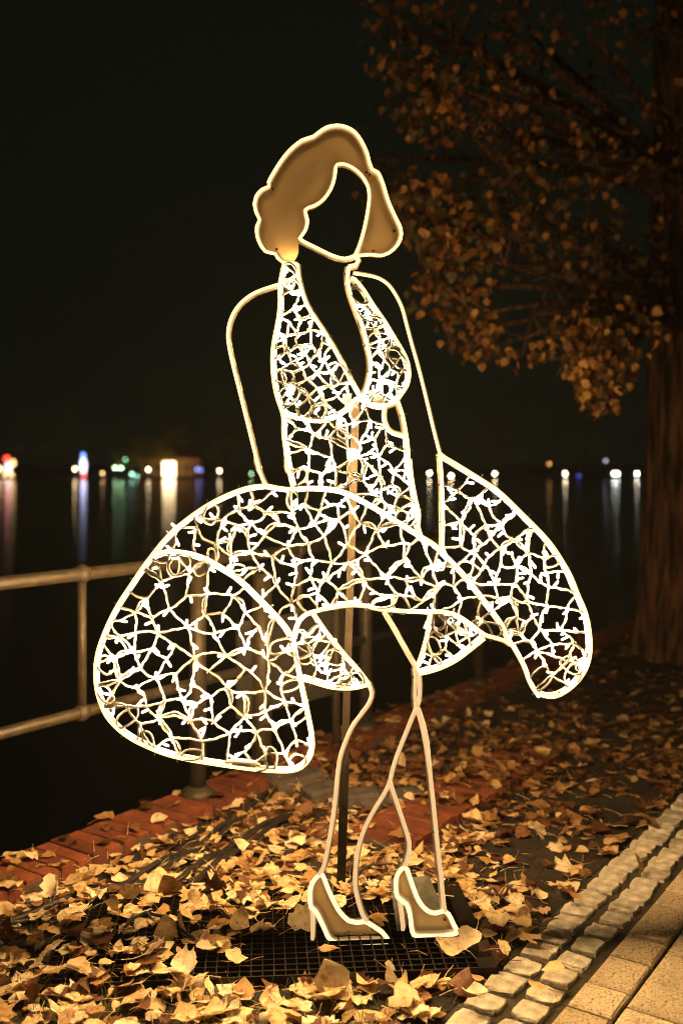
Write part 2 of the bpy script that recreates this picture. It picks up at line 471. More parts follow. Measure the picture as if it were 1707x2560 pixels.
# ------------------------------------------------------------------ the figure
C1 = lambda p: (540 + p[0] * 600 / 1568, 280 + p[1] * 600 / 1568)
C2 = lambda p: (200 + p[0] * 700 / 1568, 1100 + p[1] * 700 / 1568)
C3 = lambda p: (800 + p[0] * 700 / 1568, 1000 + p[1] * 700 / 1568)
C4 = lambda p: (650 + p[0] * 650 / 1529, 1500 + p[1] * 650 / 1529)
def L1(*p): return [C1(q) for q in p]
def L2(*p): return [C2(q) for q in p]
def L3(*p): return [C3(q) for q in p]
def L4(*p): return [C4(q) for q in p]

FA = R(3.0)
FN = Vector((math.sin(FA), -math.cos(FA), 0))        # normal of the figure, towards the viewer
FROOT = Vector((0.0, SY, 0.0))
def fig(px, py, d=0.0):
    k = (px - CX) / FP
    Y = SY / (1 - math.tan(FA) * k)
    return Vector((k * Y, Y, CAMH - (py - HOR) / FP * Y)) + FN * d - FROOT

figure = thing('light_sculpture', 'glowing outline figure of a woman in a billowing halter dress of string lights', 'light sculpture', FROOT)
PXM = SY / FP     # metres per photo pixel at the figure
RS = 0.0068
ties = MB()
def outline(name, pts, material='neon', bar_side=1, rs=RS, tie=62, bar=True, closed=False, offset=0.6):
    """neon strip in front with the painted frame bar just behind it"""
    q = smooth_line(pts, 11, closed)
    mb = MB(); mb.tube([fig(x, y, 0.008) for x, y in q], rs, 10, closed)
    s_ = mb.build(name, material, figure, True)
    if bar:
        n = len(q); off = []
        for i, (x, y) in enumerate(q):
            a = q[i - 1] if i else (q[-1] if closed else q[0]); b = q[(i + 1) % n] if i < n - 1 or closed else q[-1]
            tx, ty = b[0] - a[0], b[1] - a[1]; l = math.hypot(tx, ty) or 1
            off.append((x + ty / l * offset * rs / PXM * bar_side, y - tx / l * offset * rs / PXM * bar_side))
        mb = MB(); mb.tube([fig(x, y, -0.0065) for x, y in off], rs * 1.12 + 0.0005, 9, closed)
        mb.build('frame_bar', 'frame_paint', s_, True)
    if tie:
        acc = tie * rng.uniform(0.3, 1)
        for i in range(1, len(q) - 1):
            acc += math.hypot(q[i][0] - q[i - 1][0], q[i][1] - q[i - 1][1])
            if acc > tie:
                acc = rng.uniform(-0.4, 0.2) * tie
                tx, ty = q[i + 1][0] - q[i - 1][0], q[i + 1][1] - q[i - 1][1]; l = math.hypot(tx, ty) or 1
                tx /= l; ty /= l
                x, y = q[i]
                ties.tube([fig(x - tx * 2, y - ty * 2, 0.003), fig(x + tx * 2, y + ty * 2, 0.003)], rs * 1.45, 9)
                sd = rng.choice((-1, 1)); h = rng.uniform(9, 14)
                ties.tube([fig(x, y, 0.004), fig(x - ty * h * sd, y + tx * h * sd, 0.006)], 0.0026, 5)
    return q

# --- head
hair_out = L1((925, 945), (1000, 935), (1090, 940), (1160, 900), (1203, 835), (1205, 765), (1165, 680), (1122, 580), (1092, 480), (1058, 400), (1018, 378),
              (1000, 330), (985, 270), (950, 195), (905, 135), (850, 103), (790, 92), (720, 105), (665, 142), (635, 165), (560, 190), (480, 255), (420, 330), (370, 410), (343, 462),
              (345, 490), (300, 510), (262, 555), (250, 605), (262, 660), (285, 708), (266, 752), (270, 820), (295, 880), (322, 915), (388, 930), (402, 958), (435, 985), (500, 990), (530, 998))
face_in = L1((545, 830), (585, 775), (598, 710), (583, 642), (640, 618), (700, 578), (750, 508), (775, 430), (782, 365), (790, 348), (825, 343), (885, 365), (945, 415), (985, 480), (998, 545), (990, 640), (962, 780), (930, 885), (905, 938))
jaw = L1((545, 830), (575, 850), (660, 892), (760, 940), (840, 960), (905, 940), (925, 930))
outline('hair_outline', hair_out, rs=0.0048, offset=1.15, tie=0, bar_side=1)
outline('face_outline', face_in, rs=0.0048, offset=1.15, tie=0, bar_side=1)
outline('jaw_outline', jaw, rs=0.0048, offset=1.15, tie=0, bar_side=-1)
outline('neck_outline', L1((905, 945), (928, 972), (910, 1005), (865, 1012)), tie=0)

def plate(name, px_pts, d, thick, material, parent=None):
    q = smooth_line(px_pts, 9, True)
    n = len(q)
    tri = tessellate_polygon([[Vector((x, y, 0)) for x, y in q]])
    v = [fig(x, y, d) for x, y in q] + [fig(x, y, d - thick) for x, y in q]
    f = [tuple(t_) for t_ in tri] + [tuple(i + n for i in reversed(t_)) for t_ in tri] + [(i, (i + 1) % n, (i + 1) % n + n, i + n) for i in range(n)]
    return obj(name, v, f, material, parent or figure)
hairL = L1((995, 330), (985, 270), (950, 195), (905, 135), (850, 103), (790, 92), (720, 105), (665, 142), (635, 165), (560, 190), (480, 255), (420, 330), (370, 410), (343, 462),
           (345, 490), (300, 510), (262, 555), (252, 605), (264, 660), (285, 708), (268, 752), (272, 820), (297, 880), (325, 912), (390, 925), (425, 955), (480, 968), (515, 955), (540, 905), (540, 860), (545, 830),
           (585, 775), (598, 710), (583, 642), (640, 618), (700, 578), (750, 508), (775, 430), (782, 365), (790, 348), (825, 343), (885, 365), (945, 415), (985, 470), (1005, 430))
hairR = L1((1018, 385), (1056, 405), (1090, 480), (1120, 580), (1163, 680), (1202, 765), (1200, 835), (1158, 898), (1090, 936), (1000, 932), (935, 930), (945, 885), (970, 780), (995, 640), (1003, 545), (998, 470))
hp = plate('hair_panel', hairL, -0.028, 0.003, 'panel')
hp2 = plate('hair_panel', hairR, -0.028, 0.003, 'panel')
for (p_, par) in (((370, 488), hp), ((395, 885), hp), ((985, 380), hp2), ((1168, 765), hp2), ((1030, 898), hp2)):
    x, y = C1(p_); mb = MB(); mb.tube([fig(x, y, -0.028), fig(x, y, -0.0245)], 0.0042, 8); mb.build('screw', 'screw_metal', par, True)

# --- arms, bodice, torso
armL = L1((405, 1130), (340, 1150), (260, 1180), (190, 1225), (130, 1290), (92, 1370), (78, 1450), (85, 1530), (110, 1650), (150, 1810), (200, 2010), (242, 2180), (285, 2350)) + L2((985, 105), (1012, 195), (1035, 250))
outline('arm_outline', armL, rs=0.0048, offset=1.15, bar_side=1, tie=0)
armR = L1((895, 1058), (980, 1070), (1060, 1090), (1120, 1130), (1165, 1190), (1210, 1280), (1240, 1390), (1272, 1510), (1320, 1680), (1370, 1880), (1420, 2090), (1470, 2280)) + L3((668, 300),)
outline('arm_outline', armR, rs=0.0048, offset=1.15, bar_side=1, tie=0)
v_left = L1((530, 995), (538, 1080), (560, 1170), (592, 1260), (640, 1340), (700, 1430), (760, 1530), (820, 1640), (880, 1760), (930, 1850), (955, 1872))
v_right = L1((865, 1012), (860, 1060), (862, 1130), (882, 1210), (920, 1310), (960, 1420), (985, 1520), (1005, 1620), (1006, 1700), (988, 1790), (955, 1872))
bod_lo = L1((445, 995), (428, 1070), (415, 1150), (418, 1230), (410, 1330), (390, 1440), (375, 1520), (368, 1620), (375, 1740), (395, 1850), (425, 1940))
bust = L1((425, 1940), (470, 1982), (560, 2005), (640, 2020), (720, 2015), (800, 1985), (870, 1935), (920, 1885), (955, 1872))
strap_r = L1((880, 1085), (905, 1095), (960, 1160), (1030, 1270), (1100, 1370), (1160, 1470), (1220, 1570), (1250, 1640), (1260, 1720), (1245, 1790), (1205, 1850), (1180, 1888))
cup_r = L1((1180, 1888), (1140, 1908), (1080, 1920), (1000, 1905), (955, 1872))
for q_, sd in ((v_left, 1), (v_right, -1), (bod_lo, 1), (bust, 1), (strap_r, -1), (cup_r, 1)):
    outline('bodice_outline', q_, bar_side=sd, tie=64, rs=0.0059, offset=0.9)
waistL = L1((425, 1940), (440, 2000), (440, 2100), (455, 2220), (470, 2350)) + L2((1158, 90), (1170, 170), (1190, 262))
waistR = L1((1185, 1890), (1215, 1980), (1235, 2080), (1250, 2180), (1258, 2340)) + L3((500, 330), (511, 430), (530, 540), (552, 640), (548, 705), (562, 755))
hole = L1((1105, 1905), (1092, 1980), (1110, 2055), (1150, 2098), (1240, 2122))
outline('waist_outline', waistL, bar_side=1, tie=60, rs=0.0059, offset=0.9)
outline('waist_outline', waistR, bar_side=-1, tie=60, rs=0.0059, offset=0.9)
outline('waist_outline', hole, bar_side=1, tie=0)

# --- skirt
fold = L2((400, 655), (430, 637), (480, 625), (560, 625), (640, 640), (720, 670), (790, 710), (870, 760), (940, 820), (1010, 890), (1080, 960), (1150, 1040), (1195, 1110))
lobeL = L2((410, 640), (350, 720), (290, 810), (230, 900), (180, 990), (140, 1080), (105, 1180), (90, 1280), (95, 1380), (115, 1460), (150, 1540), (210, 1610), (290, 1670), (380, 1715), (480, 1755), (600, 1785), (720, 1805), (850, 1825), (970, 1840), (1080, 1850), (1180, 1850), (1240, 1830), (1285, 1780), (1303, 1720), (1300, 1640), (1285, 1560), (1265, 1460), (1245, 1370), (1230, 1300), (1210, 1190), (1195, 1110))
topL = L2((410, 640), (470, 565), (540, 495), (620, 430), (700, 375), (780, 330), (870, 290), (950, 265), (1040, 255), (1100, 266), (1180, 275), (1280, 268), (1380, 270))
topR = L3((35, 496), (90, 502), (150, 520), (230, 560), (320, 610), (400, 660), (480, 710), (560, 760), (640, 810), (700, 870), (760, 930), (830, 1010), (900, 1100), (960, 1180), (1010, 1250), (1045, 1320), (1070, 1370))
hemL = L2((1195, 1110), (1202, 1070), (1222, 1015), (1262, 975), (1330, 952), (1400, 936), (1480, 925), (1568, 918))
hemR = L3((80, 1152), (160, 1145), (240, 1148), (320, 1165), (400, 1175), (500, 1180), (600, 1182), (680, 1185), (740, 1195), (800, 1225), (860, 1270), (920, 1313), (960, 1325), (1030, 1345), (1070, 1370))
lobeR = L3((666, 300), (700, 325), (760, 360), (840, 410), (920, 460), (1000, 515), (1080, 590), (1150, 660), (1220, 730), (1290, 810), (1350, 900), (1400, 990), (1440, 1090), (1475, 1170), (1495, 1240), (1508, 1340), (1505, 1430), (1480, 1510), (1430, 1580), (1370, 1630), (1310, 1658), (1250, 1655), (1200, 1630), (1165, 1570), (1140, 1500), (1105, 1430), (1070, 1370))
vertR = L3((666, 300), (675, 400), (679, 500), (683, 620), (684, 740), (684, 830), (700, 870))
triL_d = L4((310, 70), (400, 200), (500, 320), (580, 410), (640, 490))
triL_b = L4((250, 462), (300, 475), (400, 505), (480, 515), (560, 512), (640, 492))
triR_v = L4((995, 78), (985, 170), (965, 260), (940, 340), (922, 388))
triR_b = L4((930, 430), (980, 420), (1060, 395), (1150, 350), (1230, 290), (1315, 222))
outline('skirt_outline', lobeL, bar_side=1, rs=0.0059, offset=0.7)
outline('skirt_outline', topL + topR, bar_side=-1, rs=0.0059)
outline('skirt_outline', fold, bar_side=-1, rs=0.0064, offset=1.0)
outline('skirt_outline', hemL + hemR, bar_side=-1, rs=0.0059)
outline('skirt_outline', lobeR, bar_side=-1, rs=0.0059, offset=0.7)
outline('skirt_outline', vertR, bar_side=-1, rs=0.0059)
outline('skirt_outline', triL_d, bar_side=-1, rs=0.0059)
outline('skirt_outline', triL_b, bar_side=1)
outline('skirt_outline', triR_v, bar_side=1)
outline('skirt_outline', triR_b, bar_side=1)

# --- legs
outline('leg_outline', L4((640, 492), (656, 540), (640, 600), (590, 670), (540, 740), (500, 830), (470, 920), (455, 1020), (445, 1130), (430, 1260), (410, 1380), (390, 1490), (370, 1570), (345, 1612)), 'neon_leg', 1, tie=0)
outline('leg_outline', L4((725, 70), (790, 180), (850, 290), (905, 385), (925, 430), (937, 500), (930, 590), (915, 640)), 'neon_leg', 1, tie=0, rs=0.0064)
outline('leg_outline', L4((906, 400), (912, 480), (908, 560), (915, 640)), 'neon_leg', -1, tie=40, rs=0.0059)
outline('leg_outline', L4((915, 632), (890, 690), (850, 790), (810, 890), (780, 980), (760, 1062), (730, 1130), (680, 1210), (630, 1300), (590, 1400), (570, 1490), (558, 1600), (560, 1690), (575, 1760), (600, 1840), (625, 1885)), 'neon_leg', 1, tie=0)
outline('leg_outline', L4((762, 1060), (790, 1150), (820, 1240), (850, 1330), (875, 1420), (870, 1490), (850, 1560)), 'neon_leg', -1, tie=0)
outline('leg_outline', L4((928, 632), (955, 715), (975, 800), (987, 900), (1000, 1040), (1015, 1180), (1030, 1330), (1045, 1480), (1060, 1600), (1070, 1710), (1080, 1800), (1085, 1825)), 'neon_leg', -1, tie=230)
outline('leg_outline', L4((920, 650), (945, 745), (966, 850), (985, 970), (998, 1060)), 'neon_leg', 1, tie=0, rs=0.004)
# --- shoes
shoeL = L4((345, 1612), (305, 1660), (294, 1720), (298, 1800), (330, 1830), (370, 1910), (425, 2003), (560, 2005), (700, 2005), (742, 2012), (748, 1985), (720, 1950), (665, 1912), (615, 1885), (565, 1890), (520, 1880), (470, 1830), (430, 1760), (395, 1680), (368, 1612))
shoeR = L4((848, 1562), (810, 1600), (796, 1650), (805, 1740), (858, 1782), (880, 1850), (900, 1962), (980, 1972), (1060, 1970), (1152, 1952), (1135, 1900), (1105, 1840), (1080, 1822), (1030, 1835), (980, 1820), (930, 1760), (890, 1660), (864, 1580))
outline('shoe_outline', shoeL, 'neon_shoe', 1, tie=0, closed=True)
outline('shoe_outline', shoeR, 'neon_shoe', 1, tie=0, closed=True)
outline('shoe_heel', L4((303, 1805), (308, 1900), (308, 1990)), 'neon_leg', 1, tie=0, rs=0.006)
outline('shoe_heel', L4((812, 1745), (826, 1830), (838, 1935)), 'neon_leg', 1, tie=0, rs=0.006)
sp1 = plate('shoe_panel', shoeL, -0.020, 0.003, 'shoe_panel'); sp2 = plate('shoe_panel', shoeR, -0.020, 0.003, 'shoe_panel')
for (p_, par) in (((335, 1660), sp1), ((665, 1950), sp1), ((832, 1598), sp2), ((1090, 1895), sp2)):
    x, y = C4(p_); mb = MB(); mb.tube([fig(x, y, -0.020), fig(x, y, -0.0165)], 0.004, 8); mb.build('screw', 'screw_metal', par, True)
for p_ in ((425, 2010), (735, 2015), (905, 1970), (1130, 1962)):
    x, y = C4(p_); a = fig(x, y, -0.004); mb = MB(); mb.tube([a, (a.x, a.y, 0.03)], 0.008, 8); mb.build('shoe_peg', 'black_steel', figure, True)

# --- nets of string lights
def inside(poly, x, y):
    c = False; n = len(poly); j = n - 1
    for i in range(n):
        xi, yi = poly[i]; xj, yj = poly[j]
        if (yi > y) != (yj > y) and x < (xj - xi) * (y - yi) / (yj - yi) + xi: c = not c
        j = i
    return c
def edge_dist(poly, x, y):
    b = 1e9
    for i in range(len(poly)):
        ax, ay = poly[i - 1]; bx, by = poly[i]
        dx, dy = bx - ax, by - ay; l = dx * dx + dy * dy or 1
        u = max(0, min(1, ((x - ax) * dx + (y - ay) * dy) / l))
        b = min(b, math.hypot(ax + dx * u - x, ay + dy * u - y))
    return b
bulbs = []
def net(poly, spacing, bulb_density, seed, keep=0.64, loops=0.5, n_bulbs=None):
    rg = random.Random(seed)
    poly = smooth_line(poly, 14, True)
    xs = [p[0] for p in poly]; ys = [p[1] for p in poly]
    area = 0.5 * abs(sum(poly[i - 1][0] * poly[i][1] - poly[i][0] * poly[i - 1][1] for i in range(len(poly))))
    bnd = []; acc = 0
    for i in range(len(poly)):
        a, b = poly[i - 1], poly[i]; acc += math.hypot(b[0] - a[0], b[1] - a[1])
        if acc > spacing * 0.95: bnd.append(b); acc = rg.uniform(-0.25, 0.25) * spacing
    pts = list(bnd); nbd = len(bnd); tries = 0
    while tries < 9000:
        tries += 1
        x, y = rg.uniform(min(xs), max(xs)), rg.uniform(min(ys), max(ys))
        if not inside(poly, x, y) or edge_dist(poly, x, y) < spacing * 0.38: continue
        sp = spacing * (0.86 + 0.25 * noise.noise(Vector((x * 0.006, y * 0.006, seed))))
        if all((x - a) ** 2 + (y - b) ** 2 > sp * sp for a, b in pts): pts.append((x, y))
    res = delaunay_2d_cdt([Vector(p) for p in pts], [], [], 0, 1e-4)
    vv = [(v.x, v.y) for v in res[0]]
    deg = {}
    E = []
    for a, b in res[1]:
        ba, bb = a < nbd, b < nbd
        mx_, my_ = (vv[a][0] + vv[b][0]) / 2, (vv[a][1] + vv[b][1]) / 2
        if not inside(poly, mx_, my_): continue
        l = math.hypot(vv[a][0] - vv[b][0], vv[a][1] - vv[b][1])
        if l > spacing * 2.2: continue
        if ba and bb and edge_dist(poly, mx_, my_) < spacing * 0.3: continue
        E.append((l, a, b, ba or bb))
    # merge neighbouring triangles into cells of two or three, so the mesh stays even
    ef = {}
    for fi, fc in enumerate(res[2]):
        for k in range(len(fc)):
            ef.setdefault(tuple(sorted((fc[k], fc[(k + 1) % len(fc)]))), []).append(fi)
    par = list(range(len(res[2]))); size_ = [1] * len(par)
    def root_(a):
        while par[a] != a: a = par[a]
        return a
    for e in E: deg[e[1]] = deg.get(e[1], 0) + 1; deg[e[2]] = deg.get(e[2], 0) + 1
    order = list(range(len(E))); rg.shuffle(order); order.sort(key=lambda i_: -E[i_][0] * rg.uniform(0.6, 1.0))
    drop = set()
    for i_ in order:
        l, a, b, isb = E[i_]; fs_ = ef.get(tuple(sorted((a, b))), [])
        if len(fs_) != 2: continue
        ra, rb = root_(fs_[0]), root_(fs_[1])
        if ra == rb or size_[ra] + size_[rb] > (3 if rg.random() < keep * 0.22 else 2): continue
        if deg[a] < 3 and a >= nbd or deg[b] < 3 and b >= nbd: continue
        par[ra] = rb; size_[rb] += size_[ra]; drop.add(i_); deg[a] -= 1; deg[b] -= 1
    mb = MB(); CR = 0.0040
    dep = [rg.uniform(-0.012, 0.016) if i >= nbd else 0.004 for i in range(len(vv))]
    curves = []
    for i, (l, a, b, isb) in enumerate(E):
        if i in drop: continue
        n = max(4, int(l / 8)); ax, ay = vv[a]; bx, by = vv[b]
        nx, ny = -(by - ay) / l, (bx - ax) / l
        bow = rg.gauss(0, 0.06) * l; ph = rg.uniform(0, 6.28); wv = rg.uniform(0.7, 1.6)
        P = []; rr = []
        for k in range(n + 1):
            u = k / n
            off = bow * 4 * u * (1 - u) + wv * math.sin(u * l / 5.5 + ph) * min(1, 4 * u, 4 * (1 - u))
            x, y = ax + (bx - ax) * u + nx * off, ay + (by - ay) * u + ny * off
            P.append(fig(x, y, dep[a] * (1 - u) + dep[b] * u)); rr.append(CR * (1 + 0.20 * math.sin(u * l / 3.2 + ph)))
            curves.append((x, y, bx - ax, by - ay))
        mb.tube(P, rr, 5, cap=False)
        if rg.random() < 0.14:      # doubled run of cable
            P2 = [p + Vector((rg.uniform(-.002, .002), 0.003, 0)) + Vector((nx, 0, -ny)) * 0.005 * math.sin(math.pi * k / n) * 2 for k, p in enumerate(P)]
            mb.tube(P2, rr, 5, cap=False)
    # ties at the knots
    for i in range(nbd, len(vv)):
        if rg.random() < 0.6:
            x, y = vv[i]; an = rg.uniform(0, 6.28); h = rg.uniform(5, 9)
            mb.tube([fig(x - 3, y, dep[i]), fig(x + 3, y, dep[i])], 0.0052, 6)
            mb.tube([fig(x, y, dep[i]), fig(x + h * math.cos(an), y + h * math.sin(an), dep[i] + 0.006)], 0.0026, 4)
    # loops of slack cable at the edge
    for (x, y) in bnd:
        if rg.random() > loops: continue
        for _ in range(12):
            an = rg.uniform(0, 6.28); r1, r2 = rg.uniform(12, 22), rg.uniform(17, 34)
            cx, cy = x + math.cos(an) * (r2 + 3), y + math.sin(an) * (r2 + 3)
            if inside(poly, cx, cy) and edge_dist(poly, cx, cy) > r1 * 0.8: break
        else: continue
        P = []
        for k in range(17):
            u = 2 * math.pi * k / 16
            lx, ly = math.cos(u) * r2, math.sin(u) * r1 * (1 + 0.2 * math.sin(2 * u))
            P.append(fig(cx + lx * math.cos(an) - ly * math.sin(an), cy + lx * math.sin(an) + ly * math.cos(an), 0.006 + 0.006 * math.sin(u)))
        mb.tube(P, CR * 0.95, 5, cap=False)
    o = mb.build('light_string', 'cable', figure, True)
    nbu = n_bulbs or int(area * bulb_density); got = []; tries = 0
    while len(got) < nbu and tries < 8000:
        tries += 1
        best = None
        for _k in range(7 if len(got) % 6 else 1):
            cnd = rg.choice(curves)
            dd = min(((cnd[0] - a) ** 2 + (cnd[1] - b) ** 2 for a, b, *_ in got), default=1e9)
            if best is None or dd > best[0]: best = (dd, cnd)
        x, y, tx, ty = best[1]
        an = math.atan2(ty, tx) + rg.choice((1, -1)) * rg.uniform(0.3, 1.6) + (math.pi if rg.random() < 0.3 else 0)
        h = rg.uniform(22, 30)
        ex, ey = x + math.cos(an) * h, y + math.sin(an) * h
        if not inside(poly, ex, ey) and rg.random() < 0.93: continue
        got.append((x, y, ex, ey, rg.uniform(-0.012, 0.016), rg.uniform(-0.026, 0.036)))
    for g_ in got: bulbs.append((o, g_))
    return o

poly_bl = v_left + list(reversed(bust)) [1:] + list(reversed(bod_lo))[1:]
poly_br = v_right[2:] + list(reversed(cup_r))[1:] + list(reversed(strap_r))[1:-1]
poly_to = bust + L1((1000, 1905), (1085, 1918)) + hole[1:-1] + waistR[3:] + [q for q in reversed(topR) if q[0] < waistR[-1][0] - 4] + [q for q in reversed(topL) if q[0] > waistL[-1][0] + 4] + list(reversed(waistL))[:-1]
poly_ll = lobeL + list(reversed(fold))[1:]
poly_bd = topL + topR + list(reversed(hemR))[1:] + list(reversed(hemL)) + list(reversed(fold))[1:]
poly_rl = lobeR + [q for q in reversed(topR) if q[1] > C3((0, 880))[1]][1:] + list(reversed(vertR))[:-1]
poly_tl = L2((1295, 985),) + triL_d[1:] + list(reversed(triL_b))[1:] + L2((1228, 1260), (1212, 1190), (1205, 1100), (1230, 1020))
poly_tr = triR_v + list(reversed(triR_b))[::-1] + [q for q in reversed(hemR) if C3((615, 0))[0] < q[0] < C3((925, 0))[0]]
net(poly_bl, 35, 0, 11, n_bulbs=42, loops=0.3, keep=0.64)
net(poly_br, 32, 0, 12, n_bulbs=26, loops=0.3, keep=0.64)
net(poly_to, 37, 0, 13, n_bulbs=64, loops=0.35)
net(poly_ll, 51, 0, 14, n_bulbs=104, loops=0.4)
net(poly_bd, 45, 0, 15, n_bulbs=112, loops=0.25)
net(poly_rl, 44, 0, 16, n_bulbs=82, loops=0.3)
net(poly_tl, 33, 0, 17, n_bulbs=15, loops=0.7)
net(poly_tr, 33, 0, 18, n_bulbs=11, loops=0.5)

# bulbs: one cap mesh along +Z, 300 as objects, the rest joined
def bulb_geo():
    prof = [(0.0, 0.0020), (0.004, 0.0025), (0.020, 0.0029), (0.0245, 0.0026), (0.0265, 0.0011)]
    n = 7; v = []; f = []
    for z, r_ in prof:
        for k in range(n): v.append((r_ * math.cos(6.2832 * k / n), r_ * math.sin(6.2832 * k / n), z))
    for i in range(len(prof) - 1):
        for k in range(n): f.append((i * n + k, i * n + (k + 1) % n, (i + 1) * n + (k + 1) % n, (i + 1) * n + k))
    f.append(tuple((len(prof) - 1) * n + k for k in range(n))); f.append(tuple(range(n - 1, -1, -1)))
    return v, f
bv, bf = bulb_geo()
bme = bpy.data.meshes.new('led_bulb'); bme.from_pydata(bv, [], bf); bme.polygons.foreach_set('use_smooth', [True] * len(bf)); bme.materials.append(M['led']); bme.update()
random.Random(5).shuffle(bulbs)
rest = MB()
for i, (par, (x, y, ex, ey, d0, d1)) in enumerate(bulbs):
    a, b = fig(x, y, d0), fig(ex, ey, d1)
    mtx = Matrix.Translation(a) @ (b - a).to_track_quat('Z', 'Y').to_matrix().to_4x4()
    if i < 300:
        o = link('led_bulb', bme, par); o.matrix_local = mtx
    else:
        rest.add([mtx @ Vector(q) for q in bv], bf)
if rest.v: rest.build('led_bulb_rest', 'led', figure, True, 'stuff')
ties.build('cable_ties', 'cable', figure, True, 'stuff')
# driver box of the string lights at the hem
mb = MB()
a = fig(*C2((830, 1790)), 0.012); b = fig(*C2((1010, 1812)), 0.012)
mb.tube([a, a + (b - a) * 0.12, a + (b - a) * 0.15, a + (b - a) * 0.85, a + (b - a) * 0.88, b], [0.005, 0.006, 0.012, 0.012, 0.006, 0.005], 8)
mb.build('cable_joint', 'cable', figure, True)

# --- support pole, bracket and base grate
ptop = fig(893, 1000, -0.075); pbot = ground(852, 2225, 0.04) - FROOT
mid = ptop + (pbot - ptop) * 0.74
def sqbar(mb, a, b, w_, d_):
    a, b = Vector(a), Vector(b)
    mb.add([a + Vector((x * w_ / 2, y * d_ / 2, 0)) for x, y in ((-1, -1), (1, -1), (1, 1), (-1, 1))] + [b + Vector((x * w_ / 2, y * d_ / 2, 0)) for x, y in ((-1, -1), (1, -1), (1, 1), (-1, 1))],
           [(0, 3, 2, 1), (4, 5, 6, 7), (0, 1, 5, 4), (1, 2, 6, 5), (2, 3, 7, 6), (3, 0, 4, 7)])
mb = MB(); sqbar(mb, mid, ptop, 0.0245, 0.02); mb.build('support_pole', 'pole_steel', figure)
mb = MB(); sqbar(mb, pbot, mid + (ptop - mid) * 0.02, 0.030, 0.026); mb.build('pole_socket', 'black_steel', figure)
mb = MB(); a = fig(868, 1000, -0.012); b = fig(945, 1000, -0.012); sqbar(mb, a + Vector((0, 0, -0.012)), a + Vector((0, 0, 0.02)), 0.03, 0.004); mb.build('bracket', 'plate_steel', figure); mb = MB(); sqbar(mb, b + Vector((0, 0, -0.012)), b + Vector((0, 0, 0.02)), 0.03, 0.004); mb.build('bracket', 'plate_steel', figure)
GROT = R(4.5); GX, GY = Vector((math.cos(GROT), math.sin(GROT), 0)), Vector((-math.sin(GROT), math.cos(GROT), 0))
gc = ground(1245, 2418, 0.042) - FROOT; gc.z = 0
GW, GD = 1.32, 0.60
grate = bpy.data.objects.new('base_grate', None); col.objects.link(grate); grate.parent = figure; grate.location = gc; grate.rotation_euler = (0, 0, GROT)
grate.empty_display_size = 0.1
for (x0, x1, y0, y1) in ((-GW, 0, 0, 0.006), (-GW, 0, GD - 0.006, GD), (-GW, -GW + 0.006, 0.006, GD - 0.006), (-0.006, 0, 0.006, GD - 0.006)):
    mb = MB(); mb.box(x0, x1, y0, y1, 0.004, 0.042); mb.build('frame_bar', 'black_steel', grate)
mb = MB(); mb.box(-0.055, -0.0065, 0.0065, GD - 0.0065, 0.032, 0.0405); mb.build('flange', 'black_steel', grate)
mbx = MB(); mbx.box(0, 0.0035, 0.0065, GD - 0.0065, 0.012, 0.039)
mex = bpy.data.meshes.new('grate_bar'); mex.from_pydata(mbx.v, [], mbx.f); mex.materials.append(M['black_steel'])
x = -GW + 0.03
while x < -0.06:
    o = link('grate_bar', mex, grate); o.location = (x, 0, 0); x += 0.0335
mby = MB(); mby.box(-GW + 0.0065, -0.0075, 0, 0.003, 0.026, 0.0395)
mey = bpy.data.meshes.new('cross_bar'); mey.from_pydata(mby.v, [], mby.f); mey.materials.append(M['black_steel'])
y = 0.035
while y < GD - 0.02:
    o = link('cross_bar', mey, grate); o.location = (0, y, 0); y += 0.0335
# clear-grey plate behind the right shoe
q = [ground(975, 2200, 0.10), ground(1073, 2192, 0.12), ground(1104, 2268, 0.055), ground(992, 2330, 0.05)]
q = [Vector(p) - FROOT for p in q]
n_ = (q[1] - q[0]).cross(q[3] - q[0]).normalized() * 0.004
obj('base_plate', q + [p - n_ for p in q], [(0, 1, 2, 3), (7, 6, 5, 4), (0, 4, 5, 1), (1, 5, 6, 2), (2, 6, 7, 3), (3, 7, 4, 0)], 'plate_steel', figure)

